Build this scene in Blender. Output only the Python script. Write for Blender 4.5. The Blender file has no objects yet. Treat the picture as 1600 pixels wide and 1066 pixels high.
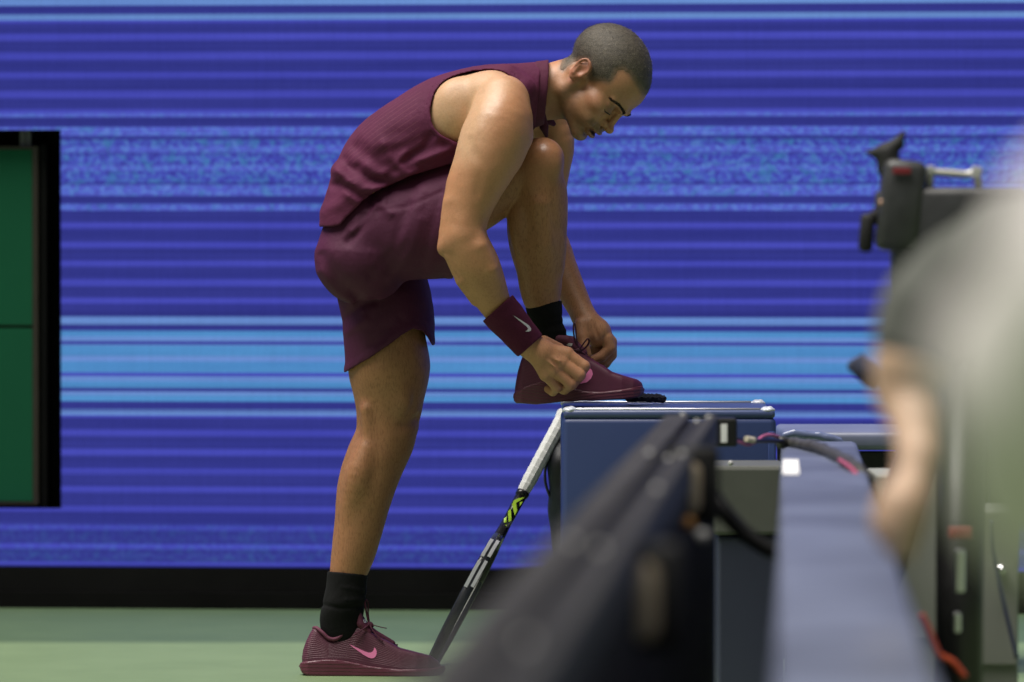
import bpy, bmesh, math, random
import numpy as np
from mathutils import Vector, Matrix
from mathutils.bvhtree import BVHTree

random.seed(4)
SC = bpy.context.scene
COL = SC.collection
VOX = 0.0026

# ------------------------------------------------------------------ camera, light, exposure
F, D0, H, YH = 8889.0, 12.5, 1.0, 344.0        # focal length in photo pixels, distance to the player, lens height, horizon row
cam_d = bpy.data.cameras.new('camera')
cam = bpy.data.objects.new('camera', cam_d)
COL.objects.link(cam)
cam.location = (0, -D0, H)
cam.rotation_euler = (math.radians(90 - 1.218), 0, 0)
cam_d.sensor_width = 36.0
cam_d.lens = F / 1600 * 36.0
cam_d.clip_end = 300
cam_d.clip_start = 0.1
cam_d.dof.use_dof = True
cam_d.dof.focus_distance = D0 - 0.12
cam_d.dof.aperture_fstop = 2.9
SC.camera = cam

world = bpy.data.worlds.new('World')
SC.world = world
world.use_nodes = True
wn, wl = world.node_tree.nodes, world.node_tree.links
sky_n = wn.new('ShaderNodeTexSky')
sky_n.sky_type = 'NISHITA'
sky_n.sun_disc = False
SUN_DIR = Vector((-0.31, -0.14, 0.94)).normalized()      # towards the floodlights
sky_n.sun_elevation = math.asin(SUN_DIR.z)
sky_n.sun_rotation = math.atan2(SUN_DIR.x, SUN_DIR.y)
hs = wn.new('ShaderNodeHueSaturation')
hs.inputs['Saturation'].default_value = 0.12
wl.new(sky_n.outputs[0], hs.inputs['Color'])
wl.new(hs.outputs[0], wn['Background'].inputs[0])
wn['Background'].inputs[1].default_value = 0.022

sd = bpy.data.lights.new('sun', 'SUN')
sd.energy = 4.9
sd.angle = math.radians(46)
sd.color = (1.0, 0.95, 0.88)
sun = bpy.data.objects.new('sun', sd)
COL.objects.link(sun)
sun.rotation_euler = (-SUN_DIR).to_track_quat('-Z', 'Y').to_euler()
sun.location = (-3, -3, 9)

vs = SC.view_settings
vs.view_transform = 'Standard'
vs.look = 'None'
vs.gamma = 1
vs.exposure = 0.20
vs.use_curve_mapping = False
SC.cycles.use_denoising = True
SC.cycles.max_bounces = 6
SC.cycles.sample_clamp_indirect = 4


def P(px, py, Y=0.0):
    d = D0 + Y
    return np.array([(px - 800) * d / F, Y, H - (py - YH) * d / F])


def S(r, Y=0.0):
    return r * (D0 + Y) / F


def PX(p):
    d = D0 + p[..., 1]
    return np.stack([800 + F * p[..., 0] / d, YH + F * (H - p[..., 2]) / d], -1)


def lin(r, g, b):
    f = lambda c: c / 12.92 if c <= 0.04045 else ((c + 0.055) / 1.055) ** 2.4
    return (f(r / 255), f(g / 255), f(b / 255))


# ------------------------------------------------------------------ object helpers
def tag(o, label=None, cat=None, group=None, kind=None):
    if label: o['label'] = label
    if cat: o['category'] = cat
    if group: o['group'] = group
    if kind: o['kind'] = kind
    return o


def empty(name, loc, label, cat, group=None):
    o = bpy.data.objects.new(name, None)
    o.empty_display_size = 0.05
    COL.objects.link(o)
    o.location = loc
    return tag(o, label, cat, group)


def link(name, me, mat=None, parent=None):
    o = bpy.data.objects.new(name, me)
    COL.objects.link(o)
    if mat is not None and not me.materials:
        me.materials.append(mat)
    if parent is not None:
        o.parent = parent
        off = Vector((0, 0, 0))
        q = parent
        while q is not None:
            off += q.location
            q = q.parent
        o.location = -off                      # meshes are written in world metres
    return o


def mesh_from(verts, faces, name, smooth=True):
    me = bpy.data.meshes.new(name)
    me.from_pydata([tuple(v) for v in verts], [], [tuple(f) for f in faces])
    me.update()
    if smooth:
        me.polygons.foreach_set('use_smooth', np.ones(len(me.polygons), bool))
    return me


def bm_obj(name, bm, mat=None, parent=None, smooth=False):
    me = bpy.data.meshes.new(name)
    bmesh.ops.recalc_face_normals(bm, faces=bm.faces[:])
    bm.to_mesh(me)
    bm.free()
    if smooth:
        me.polygons.foreach_set('use_smooth', np.ones(len(me.polygons), bool))
    return link(name, me, mat, parent)


def box(bm, c, s, bev=0.0, M=None, seg=2):
    """box of full size s centred on c, optionally bevelled and turned by M"""
    r = bmesh.ops.create_cube(bm, size=1.0)
    vs_ = r['verts']
    for v in vs_:
        v.co = Vector((v.co.x * s[0], v.co.y * s[1], v.co.z * s[2]))
    if bev > 0:
        es = list({e for v in vs_ for e in v.link_edges})
        rb = bmesh.ops.bevel(bm, geom=es, offset=bev, segments=seg, profile=0.5, affect='EDGES')
        vs_ = list({v for f in rb['faces'] for v in f.verts} | {v for v in vs_ if v.is_valid})
    T = Matrix.Translation(Vector(c)) @ (M.to_4x4() if M is not None else Matrix.Identity(4))
    for v in vs_:
        v.co = T @ v.co
    return vs_


def tube(bm, pts, rad, n=8, cap=True, flat=None):
    """swept tube through pts; rad a number or a list; flat squashes the section along the local second axis"""
    pts = [Vector(p) for p in pts]
    m = len(pts)
    if not hasattr(rad, '__len__'):
        rad = [rad] * m
    rings = []
    up = None
    for i, p in enumerate(pts):
        t = (pts[min(i + 1, m - 1)] - pts[max(i - 1, 0)]).normalized()
        if up is None:
            up = Vector((0, 0, 1)) if abs(t.z) < 0.9 else Vector((0, 1, 0))
        a = t.cross(up)
        if a.length < 1e-5:
            a = t.orthogonal()
        a.normalize()
        b = a.cross(t).normalized()
        up = b
        ring = []
        for j in range(n):
            w = 2 * math.pi * j / n
            ring.append(bm.verts.new(p + (a * math.cos(w) + b * math.sin(w) * (flat or 1.0)) * rad[i]))
        rings.append(ring)
    for i in range(m - 1):
        for j in range(n):
            bm.faces.new((rings[i][j], rings[i][(j + 1) % n], rings[i + 1][(j + 1) % n], rings[i + 1][j]))
    if cap:
        bm.faces.new(rings[0][::-1])
        bm.faces.new(rings[-1])


def spline(pts, n=6):
    """Catmull-Rom through pts"""
    pts = [np.array(p, float) for p in pts]
    q = [2 * pts[0] - pts[1]] + pts + [2 * pts[-1] - pts[-2]]
    out = []
    for i in range(1, len(q) - 2):
        for j in range(n):
            t = j / n
            a, b, c, d = q[i - 1], q[i], q[i + 1], q[i + 2]
            out.append(0.5 * (2 * b + (c - a) * t + (2 * a - 5 * b + 4 * c - d) * t * t + (3 * b - a - 3 * c + d) * t ** 3))
    out.append(pts[-1])
    return out


# ------------------------------------------------------------------ material helpers
class NT:
    def __init__(self, name):
        self.m = bpy.data.materials.new(name)
        self.m.use_nodes = True
        self.t = self.m.node_tree
        self.b = self.t.nodes['Principled BSDF']

    def n(self, typ, **kw):
        nd = self.t.nodes.new('ShaderNode' + typ)
        for k, v in kw.items():
            if k == 'ins':
                for a, b in v.items():
                    nd.inputs[a].default_value = b
            else:
                setattr(nd, k, v)
        return nd

    def l(self, a, b):
        self.t.links.new(a, b)

    def set(self, **kw):
        for k, v in kw.items():
            self.b.inputs[k.replace('_', ' ')].default_value = v
        return self

    def noise(self, scale, detail=4, rough=0.6, coord=None, stretch=None):
        nz = self.n('TexNoise', ins={'Scale': scale, 'Detail': detail, 'Roughness': rough})
        tc = self.n('TexCoord')
        src = tc.outputs['Object']
        if stretch:
            mp = self.n('Mapping')
            mp.inputs['Scale'].default_value = stretch
            self.l(src, mp.inputs[0])
            src = mp.outputs[0]
        self.l(src, nz.inputs['Vector'])
        return nz.outputs[0]

    def ramp(self, fac, stops):
        r = self.n('ValToRGB')
        el = r.color_ramp.elements
        while len(el) < len(stops):
            el.new(0.5)
        for e, (p, c) in zip(el, stops):
            e.position = p
            e.color = (*c, 1) if len(c) == 3 else c
        self.l(fac, r.inputs[0])
        return r.outputs[0]

    def mix(self, fac, a, b, blend='MIX'):
        m = self.n('Mix', data_type='RGBA', blend_type=blend)
        for sock, v in ((m.inputs[0], fac), (m.inputs[6], a), (m.inputs[7], b)):
            if hasattr(v, 'links'):
                self.l(v, sock)
            elif isinstance(v, (int, float)):
                sock.default_value = v
            else:
                sock.default_value = (*v, 1) if len(v) == 3 else v
        return m.outputs[2]

    def math(self, op, a, b=0.0, clamp=False):
        m = self.n('Math', operation=op, use_clamp=clamp)
        for sock, v in ((m.inputs[0], a), (m.inputs[1], b)):
            if hasattr(v, 'links'):
                self.l(v, sock)
            else:
                sock.default_value = v
        return m.outputs[0]

    def attr(self, name):
        return self.n('Attribute', attribute_name=name)

    def bump(self, h, dist, strength=1.0):
        b = self.n('Bump', ins={'Distance': dist, 'Strength': strength})
        self.l(h, b.inputs['Height'])
        self.l(b.outputs[0], self.b.inputs['Normal'])
        return b


def plain(name, col, rough=0.5, metal=0.0, var=0.12, scale=30, bump=0.0, spec=0.5, **kw):
    """one-colour material with a little wear in its tone"""
    k = NT(name)
    nz = k.noise(scale)
    k.l(k.ramp(nz, [(0.3, [c * (1 - var) for c in col]), (0.7, [min(1, c * (1 + var)) for c in col])]), k.b.inputs['Base Color'])
    k.set(Roughness=rough, Metallic=metal, Specular_IOR_Level=spec, **kw)
    if bump:
        k.bump(k.noise(scale * 12), bump)
    return k.m


# ------------------------------------------------------------------ signed-distance modelling
class Shape:
    """smoothly joined tapered limbs and ellipsoids, meshed with surface nets"""

    def __init__(self):
        self.items = []
        self.post = []
        self.warp = None                       # optional bend of space before the limbs are measured
        self.hollow = None                     # depth below which a shell has nothing left

    def cone(self, a, b, ra, rb, k=0.008, op='u'):
        a, b = np.asarray(a, np.float32), np.asarray(b, np.float32)
        ra, rb = float(ra), float(rb)
        ab = b - a
        L2 = float(ab @ ab) + 1e-12

        def f(p):
            t = np.clip(((p - a) @ ab) / L2, 0, 1)
            q = p - a - t[..., None] * ab
            return np.sqrt((q * q).sum(-1)) - (ra + (rb - ra) * t)
        self.items.append((op, f, k, (np.minimum(a - ra, b - rb), np.maximum(a + ra, b + rb))))
        return self

    def ell(self, c, R, k=0.008, op='u', rot=None):
        c, R = np.asarray(c, np.float32), np.asarray(R, np.float32)
        M = np.eye(3, dtype=np.float32) if rot is None else np.asarray(rot, np.float32)        # columns: local axes

        def f(p):
            q = (p - c) @ M
            k0 = np.sqrt(((q / R) ** 2).sum(-1))
            k1 = np.sqrt(((q / (R * R)) ** 2).sum(-1))
            return np.where(k0 < 1e-3, -R.min(), k0 * (k0 - 1) / np.maximum(k1, 1e-9))
        m = R.max()
        self.items.append((op, f, k, (c - m, c + m)))
        return self

    def chain(self, pts, k=0.012, op='u'):
        """pts: (px, py, Y, r_px), rounded off by a spline when there are more than two"""
        if len(pts) > 3 and op == 'u' and pts[0][3] > 15:
            pts = [tuple(p) for p in spline(pts, 4)]
        A = np.array([P(*p[:3]) for p in pts], np.float32)
        R = np.array([S(p[3], p[2]) for p in pts], np.float32)
        a, b, ra, rb = A[:-1], A[1:], R[:-1], R[1:]
        ab = b - a
        L2 = (ab * ab).sum(1) + 1e-12

        def one(p, i):
            t = np.clip(((p - a[i]) @ ab[i]) / L2[i], 0, 1)
            q = p - a[i] - t[..., None] * ab[i]
            return np.sqrt((q * q).sum(-1)) - (ra[i] + (rb[i] - ra[i]) * t)

        def f(p):
            use = range(len(a))
            if p.ndim == 4 and len(a) > 2:                  # a block: leave out the links that cannot be nearest in it
                c = (p[0, 0, 0] + p[-1, -1, -1]) / 2
                hd = np.linalg.norm(p[-1, -1, -1] - p[0, 0, 0]) * .62
                dc = np.array([one(c, i) for i in use])
                use = np.nonzero(dc < dc.min() + 2 * hd)[0]
            d = None
            for i in use:
                e = one(p, i)
                d = e if d is None else self.comb('u', d, e, .004)
            return d
        m = R[:, None]
        self.items.append((op, f, k, ((A - m).min(0), (A + m).max(0) + [1e-6, 0, 0])))
        return self

    def ball(self, px, py, Y, r, k=0.01, op='u', R=None, rot=None):
        """sphere or ellipsoid given in photo pixels; R = (rx, ry, rz) px"""
        rr = np.array(R if R is not None else (r, r, r), float) * (D0 + Y) / F
        return self.ell(P(px, py, Y), rr, k, op, rot)

    @staticmethod
    def comb(op, d, e, k):
        if op == 'u':
            h = np.maximum(k - np.abs(d - e), 0) / k
            return np.minimum(d, e) - h * h * h * (k / 6)
        e = -e
        h = np.maximum(k - np.abs(d - e), 0) / k
        return np.maximum(d, e) + h * h * h * (k / 6)

    def ev(self, p, items=None):
        d = None
        w = p if self.warp is None else self.warp(p)
        for op, f, k, _ in (self.items if items is None else items):
            e = f(w)
            if d is None:
                d = e if op == 'u' else np.full(e.shape, 1.0, e.dtype)
            else:
                d = self.comb(op, d, e, k)
        if d is None:
            d = np.full(p.shape[:-1], 1.0, p.dtype)
        if self.hollow and self.post and (d.min() > self.hollow or d.max() < -self.hollow):
            return np.abs(d)
        for g in self.post:
            d = g(p, d)
        return d

    def mesh(self, name, vox=None, smooth=1, lo=None, hi=None):
        v = vox or VOX
        lo_ = np.min([i[3][0] for i in self.items if i[0] == 'u'], 0) - 4 * v if lo is None else np.asarray(lo)
        hi_ = np.max([i[3][1] for i in self.items if i[0] == 'u'], 0) + 4 * v if hi is None else np.asarray(hi)
        B = 16
        nb = np.ceil((hi_ - lo_) / (v * B)).astype(int)
        bi = np.stack(np.meshgrid(*[np.arange(n) for n in nb], indexing='ij'), -1).reshape(-1, 3)
        cen = (lo_ + (bi + 0.5) * B * v).astype(np.float32)
        hd = B * v * 0.5 * math.sqrt(3)
        wc = cen if self.warp is None else self.warp(cen)
        per = np.stack([f(wc) for _, f, _, _ in self.items], 1)
        cull = per.copy()
        for j, it in enumerate(self.items):
            if it[3][0] is not None and np.ptp(it[3][1] - it[3][0]) < 1e-9:      # ellipsoid: the sphere round it never over-estimates
                cull[:, j] = np.minimum(cull[:, j], np.linalg.norm(wc - (it[3][0] + it[3][1]) / 2, axis=1) - (it[3][1] - it[3][0])[0] / 2)
        d = None
        for j, (op, f, k, _) in enumerate(self.items):
            d = per[:, j].copy() if d is None else self.comb(op, d, per[:, j], k)
        act0 = np.abs(d) < hd * 1.8 + 0.012
        ax = np.arange(B + 1)
        base = np.stack(np.meshgrid(ax, ax, ax, indexing='ij'), -1) * v
        N = nb * B + 2
        VK, VP, E = [], [], [[], [], []]
        for b in np.nonzero(act0)[0]:
            its = [it for j, it in enumerate(self.items) if cull[b, j] < hd * 1.35 + it[2] + 2 * v]
            if not its:
                continue
            p = (lo_ + bi[b] * B * v + base).astype(np.float32)
            g = self.ev(p, its)
            s = g < 0
            if s.all() or not s.any():
                continue
            cnt = np.zeros((B, B, B))
            acc = np.zeros((B, B, B, 3))
            for axis in range(3):
                sl0 = [slice(None)] * 3
                sl1 = [slice(None)] * 3
                sl0[axis] = slice(0, -1)
                sl1[axis] = slice(1, None)
                g0, g1 = g[tuple(sl0)], g[tuple(sl1)]
                cr = (g0 < 0) != (g1 < 0)
                t = np.where(cr, g0 / np.where(cr, g0 - g1, 1), 0)
                o1, o2 = [a for a in range(3) if a != axis]
                for i1 in (0, 1):
                    for i2 in (0, 1):
                        sl = [slice(None)] * 3
                        sl[o1] = slice(i1, i1 + B)
                        sl[o2] = slice(i2, i2 + B)
                        c_, t_ = cr[tuple(sl)], t[tuple(sl)]
                        cnt += c_
                        acc[..., axis] += t_
                        acc[..., o1] += c_ * i1
                        acc[..., o2] += c_ * i2
                own = cr[:B, :B, :B]
                ii = np.argwhere(own)
                if len(ii):
                    E[axis].append(np.concatenate([ii + bi[b] * B, s[:B, :B, :B][own][:, None].astype(int)], 1))
            m = cnt > 0
            ii = np.argwhere(m)
            VP.append(lo_ + (ii + bi[b] * B + acc[m] / cnt[m][:, None]) * v)
            gi = ii + bi[b] * B
            VK.append((gi[:, 0] * N[1] + gi[:, 1]) * N[2] + gi[:, 2])
        VK, VP = np.concatenate(VK), np.concatenate(VP)
        o = np.argsort(VK)
        VK, VP = VK[o], VP[o]
        # every cell a face needs has to exist
        E = [np.concatenate(e) if e else np.zeros((0, 4), int) for e in E]
        need = []
        for axis in range(3):
            o1, o2 = [(1, 2), (2, 0), (0, 1)][axis]
            for a, b in ((0, 0), (-1, 0), (-1, -1), (0, -1)):
                c = E[axis][:, :3].copy()
                c[:, o1] += a
                c[:, o2] += b
                need.append(c)
        need = np.concatenate(need)
        nk, iu = np.unique((need[:, 0] * N[1] + need[:, 1]) * N[2] + need[:, 2], return_index=True)
        mis = ~np.isin(nk, VK)
        VK = np.concatenate([VK, nk[mis]])
        VP = np.concatenate([VP, lo_ + (need[iu[mis]] + 0.5) * v])
        o = np.argsort(VK)
        VK, VP = VK[o], VP[o]
        Q = []
        for axis in range(3):
            if not len(E[axis]):
                continue
            e = E[axis]
            o1, o2 = [(1, 2), (2, 0), (0, 1)][axis]
            idx = []
            ok = np.ones(len(e), bool)
            for a, b in ((0, 0), (-1, 0), (-1, -1), (0, -1)):
                c = e[:, :3].copy()
                c[:, o1] += a
                c[:, o2] += b
                key = (c[:, 0] * N[1] + c[:, 1]) * N[2] + c[:, 2]
                w = np.clip(np.searchsorted(VK, key), 0, len(VK) - 1)
                ok &= VK[w] == key
                idx.append(w)
            q = np.stack(idx, 1)
            fl = e[:, 3] == 0
            q[fl] = q[fl][:, ::-1]
            Q.append(q[ok])
        Q = np.concatenate(Q)
        for _ in range(smooth):
            sm, ct = np.zeros_like(VP), np.zeros(len(VP))
            for a in range(4):
                i, j = Q[:, a], Q[:, (a + 1) % 4]
                for c in range(3):
                    sm[:, c] += np.bincount(i, VP[j, c], len(VP)) + np.bincount(j, VP[i, c], len(VP))
                ct += np.bincount(i, minlength=len(VP)) + np.bincount(j, minlength=len(VP))
            VP = VP * 0.5 + 0.5 * sm / np.maximum(ct, 1)[:, None]
        me = bpy.data.meshes.new(name)
        me.vertices.add(len(VP))
        me.vertices.foreach_set('co', VP.astype(np.float32).ravel())
        me.loops.add(len(Q) * 4)
        me.loops.foreach_set('vertex_index', Q.astype(np.int32).ravel())
        me.polygons.add(len(Q))
        me.polygons.foreach_set('loop_start', np.arange(0, len(Q) * 4, 4, dtype=np.int32))
        me.polygons.foreach_set('use_smooth', np.ones(len(Q), bool))
        me.update(calc_edges=True)
        me.validate()
        return me, VP


def fattr(me, name, vals):
    a = me.attributes.new(name, 'FLOAT', 'POINT')
    a.data.foreach_set('value', np.asarray(vals, np.float32))


def cattr(me, name, rgb):
    a = me.attributes.new(name, 'FLOAT_COLOR', 'POINT')
    c = np.ones((len(rgb), 4), np.float32)
    c[:, :3] = rgb
    a.data.foreach_set('color', c.ravel())


def poly_sd(q, poly):
    """signed distance (inside negative) of 2-D points q to a polygon"""
    poly = np.asarray(poly, q.dtype)
    d = np.full(q.shape[:-1], 1e9, q.dtype)
    ins = np.zeros(q.shape[:-1], bool)
    x, y = q[..., 0], q[..., 1]
    n = len(poly)
    for i in range(n):
        a, b = poly[i], poly[(i + 1) % n]
        e = b - a
        t = np.clip(((x - a[0]) * e[0] + (y - a[1]) * e[1]) / (e @ e + 1e-12), 0, 1)
        d = np.minimum(d, (x - a[0] - t * e[0]) ** 2 + (y - a[1] - t * e[1]) ** 2)
        if a[1] != b[1]:
            c = ((a[1] <= y) != (b[1] <= y)) & (x < a[0] + (y - a[1]) * e[0] / e[1])
            ins ^= c
    d = np.sqrt(d)
    return np.where(ins, -d, d)


def seg_d(q, pts):
    """distance of 2-D points to an open polyline"""
    d = np.full(q.shape[:-1], 1e9, q.dtype)
    for a, b in zip(pts[:-1], pts[1:]):
        a, b = np.asarray(a, q.dtype), np.asarray(b, q.dtype)
        e = b - a
        t = np.clip(((q[..., 0] - a[0]) * e[0] + (q[..., 1] - a[1]) * e[1]) / (e @ e + 1e-12), 0, 1)
        d = np.minimum(d, (q[..., 0] - a[0] - t * e[0]) ** 2 + (q[..., 1] - a[1] - t * e[1]) ** 2)
    return np.sqrt(d)


def smax(a, b, k):
    h = np.maximum(k - np.abs(a - b), 0) / k
    return np.maximum(a, b) + h * h * h * (k / 6)


def wob(p, s, seed=0.0):
    """cheap smooth noise in -1..1"""
    x, y, z = p[..., 0] * s + seed, p[..., 1] * s + seed * 1.7, p[..., 2] * s - seed
    return (np.sin(x * 1.7 + 1.3 * np.sin(y * 1.1 + z)) + np.sin(y * 2.3 + 1.1 * np.sin(z * 1.3 + x * .7)) + np.sin(z * 1.9 + 1.2 * np.sin(x * 1.2 - y))) / 3


def S01(a, b, x):
    t = np.clip((x - a) / (b - a), 0, 1)
    return t * t * (3 - 2 * t)
# ------------------------------------------------------------------ the setting
def screen_y(X):
    return 2.07 - 0.086 * X


# court
k = NT('court_green')
tc = k.n('TexCoord')
sp = k.n('SeparateXYZ')
k.l(tc.outputs['Object'], sp.inputs[0])
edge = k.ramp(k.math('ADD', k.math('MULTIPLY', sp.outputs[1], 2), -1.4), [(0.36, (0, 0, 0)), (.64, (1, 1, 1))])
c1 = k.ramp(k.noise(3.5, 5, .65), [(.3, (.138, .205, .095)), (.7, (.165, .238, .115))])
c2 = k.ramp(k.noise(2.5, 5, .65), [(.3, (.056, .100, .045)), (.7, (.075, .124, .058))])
c = k.mix(edge, c1, c2)  # darker green beyond a soft edge towards the wall
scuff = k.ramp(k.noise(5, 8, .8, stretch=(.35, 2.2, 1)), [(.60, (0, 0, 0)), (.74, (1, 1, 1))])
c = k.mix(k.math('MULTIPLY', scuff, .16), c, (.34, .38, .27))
c = k.mix(.25, c, k.ramp(k.noise(900, 2), [(.3, (.7, .7, .7)), (.7, (1.2, 1.2, 1.2))]), 'MULTIPLY')
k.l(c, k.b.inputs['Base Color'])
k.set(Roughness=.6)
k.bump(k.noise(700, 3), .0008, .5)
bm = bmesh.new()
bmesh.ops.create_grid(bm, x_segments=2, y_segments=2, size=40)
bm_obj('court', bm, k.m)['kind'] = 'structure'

# LED wall: rows of pixels with the stripe graphic that runs along it
DK, MD, LT, LC, CY = (52, 56, 138), (71, 75, 182), (92, 103, 208), (105, 142, 208), (80, 140, 199)
bands = [(-400, 9, LC, 0), (9, 23, DK, 0), (23, 32, LC, 0), (32, 36, MD, 0), (36, 52, DK, 0), (52, 65, MD, 0), (65, 81, DK, 0), (81, 95, MD, 0), (95, 112, DK, 0), (112, 124, MD, 0),
         (124, 141, DK, 0), (141, 154, MD, 0), (154, 171, DK, 0), (171, 177, MD, 0), (177, 183, LT, .5), (183, 199, DK, 0), (199, 212, LT, .8), (212, 219, DK, .2), (219, 228, MD, 1), (228, 239, LT, 1),
         (239, 240.5, DK, 0), (240.5, 258, MD, 1), (258, 268, LT, 1), (268, 286, MD, 1), (286, 289, DK, .3), (289, 306, LT, .9), (306, 319, DK, 0), (319, 329, LT, .8), (329, 347, DK, 0), (347, 359, MD, 0),
         (359, 377, DK, 0), (377, 389, MD, 0), (389, 406, DK, 0), (406, 418, MD, 0), (418, 436, DK, 0), (436, 448, MD, 0), (448, 465, DK, 0), (465, 476, MD, 0), (476, 495, DK, 0), (495, 507, LC, 0),
         (507, 517, DK, 0), (517, 526, CY, 0), (526, 533, LC, 0), (533, 535, DK, 0), (535, 536.5, MD, 0), (536.5, 538.5, DK, 0), (538.5, 540, LC, 0), (540, 556, CY, 0), (556, 565, LC, 0), (565, 582, CY, 0), (582, 588, MD, 0), (588, 596, LC, 0), (596, 606, CY, 0),
         (606, 612, DK, 0), (612, 618, LC, 0), (618, 627, CY, 0), (627, 640, DK, 0), (640, 641.5, LC, 0), (641.5, 643, DK, 0), (643, 649, LC, 0), (649, 653, MD, 0), (653, 671, DK, 0), (671, 682, MD, 0), (682, 701, DK, 0), (701, 712, MD, 0), (712, 731, DK, 0),
         (731, 742, MD, 0), (742, 760, DK, 0), (760, 770, MD, 0), (770, 790, DK, 0), (790, 802, MD, 0), (802, 820, DK, 0), (820, 830, MD, .22), (830, 850, DK, .16), (850, 858, MD, .25), (858, 879, DK, .24), (879, 882, MD, 0)]
DREF = D0 + 2.16
zz = lambda y: H - (y - YH) * DREF / F
rows, rc, rs = [], [], []
ys = np.arange(-100, 886.01, 1.0)
for y in ys:
    acc, w, sp_ = np.zeros(3), 0, 0
    for a, b, c_, n_ in bands:
        for yy in (y - .9, y - .3, y + .3, y + .9):
            if a <= yy < b:
                t = (yy - a) / (b - a)
                v = np.array(lin(*c_))
                if c_ is MD and b - a > 8:
                    v = v * (.70 + .31 * math.sin(math.pi * min(1, t * 1.05)) ** .8)
                acc += v
                sp_ += n_
                w += 1
    rc.append(acc / max(w, 1) if w else np.array(lin(*DK)))
    rs.append(sp_ / max(w, 1))
rr_ = np.random.RandomState(5)
rc = [c_ * (1 + .085 * rr_.normal()) for c_ in rc]                    # rows of diodes are never quite equal
zr = np.array([zz(y) for y in ys])
# above the frame the stripes go on the same way
extra = np.arange(zr[0] + .048, 3.3, .048)[::-1]
XS = [-7.0, -3.4, (95 - 800) * (D0 + 2.165) / F, 7.0]
zt, zb_ = zz(203), zz(795)
V, Fc, C_, S_ = [], [], [], []
allz = list(zr)
for xi in XS:
    for z, c_, s_ in zip(allz, rc, rs):
        V.append((xi, screen_y(xi), z)); C_.append(c_); S_.append(s_)
n = len(allz)
for i in range(3):
    for j in range(n - 1):
        zm = (allz[j] + allz[j + 1]) / 2
        if i == 1 and zb_ < zm < zt:
            continue
        Fc.append((i * n + j, i * n + j + 1, (i + 1) * n + j + 1, (i + 1) * n + j))
b0 = len(V)
top_rows = [zr[0] + .002 + .047 * i for i in range(36)]
for xi in (XS[0], XS[3]):
    for i, z in enumerate([zr[0]] + top_rows[1:]):
        V.append((xi, screen_y(xi), z)); C_.append(np.array(lin(*(DK if i % 2 else MD)))); S_.append(0)
m_ = len(top_rows)
for j in range(m_ - 1):
    Fc.append((b0 + j, b0 + j + 1, b0 + m_ + j + 1, b0 + m_ + j))
led = empty('led_wall', (0, 2.2, 0), 'long blue LED display wall glowing with horizontal light and dark stripes', 'LED wall')
me = mesh_from(V, Fc, 'display', False)
cattr(me, 'pixel', np.array(C_))
fattr(me, 'speck', S_)
k = NT('led_pixels')
k.t.nodes.remove(k.b)
em = k.n('Emission')
px_ = k.attr('pixel').outputs['Color']
spk = k.attr('speck').outputs['Fac']
n1 = k.noise(85, 3, .65, stretch=(.8, 1, 1))
n2 = k.noise(36, 2, .55)
dots = k.ramp(n1, [(.38, (.032, .035, .25)), (.5, (.07, .10, .55)), (.60, (.075, .25, .50)), (.70, (.16, .30, .74))])
teal = k.ramp(n2, [(.54, (0, 0, 0)), (.68, (1, 1, 1))])
c = k.mix(k.math('MULTIPLY', spk, .52), px_, dots)
c = k.mix(k.math('MULTIPLY', spk, k.math('MULTIPLY', teal, .45)), c, (.04, .22, .36))
ft = k.ramp(k.noise(9, 4, .7, stretch=(.10, 1, 3)), [(.3, (.86, .87, .92)), (.7, (1.1, 1.1, 1.06))])
c = k.mix(1.0, c, ft, 'MULTIPLY')
grid = k.ramp(k.noise(900, 1, .5), [(.3, (.86, .86, .86)), (.7, (1.12, 1.12, 1.12))])
c = k.mix(1.0, c, grid, 'MULTIPLY')
colm = k.ramp(k.noise(420, 2, .6, stretch=(1, .2, .02)), [(.3, (.93, .93, .93)), (.7, (1.06, 1.06, 1.06))])
c = k.mix(1.0, c, colm, 'MULTIPLY')
em.inputs[1].default_value = .86
k.l(c, em.inputs[0])
k.l(em.outputs[0], k.t.nodes['Material Output'].inputs[0])
link('display', me, k.m, led)
BLACK = plain('black_panel', (.004, .004, .004), .7, var=.3, scale=6, spec=.1)
BLACK2 = plain('black_skirt', (.0065, .0065, .0065), .8, var=.3, scale=4, spec=.1)


def slab(bm, x0, x1, y0, y1, z0, z1):
    """piece of the wall that follows its slight turn; y counted back from the display face"""
    f = [(x0, y0), (x1, y0), (x1, y1), (x0, y1)]
    lo = [bm.verts.new((x, screen_y(x) + y, z0)) for x, y in f]
    hi = [bm.verts.new((x, screen_y(x) + y, z1)) for x, y in f]
    bm.faces.new(lo[::-1]); bm.faces.new(hi)
    for i in range(4):
        bm.faces.new((lo[i], lo[(i + 1) % 4], hi[(i + 1) % 4], hi[i]))


bm = bmesh.new()
slab(bm, -7, 7, .16, .4, .0, 3.3)
slab(bm, XS[2] + .004, 7, .012, .155, zz(886), 3.3)
slab(bm, -7, XS[1], .012, .155, zz(886), 3.3)
slab(bm, XS[1], XS[2] + .002, .012, .155, zt + .002, 3.3)
slab(bm, XS[1], XS[2] + .002, .012, .155, zz(886), zb_ - .002)
bm_obj('housing', bm, BLACK, led)
bm = bmesh.new()
slab(bm, -7, 7, -.03, .15, 0, zz(925))
bm_obj('kickboard', bm, BLACK, led)
bm = bmesh.new()
slab(bm, -7, 7, -.012, .15, zz(924.4), zz(888))
bm_obj('skirt', bm, BLACK2, led)

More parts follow.
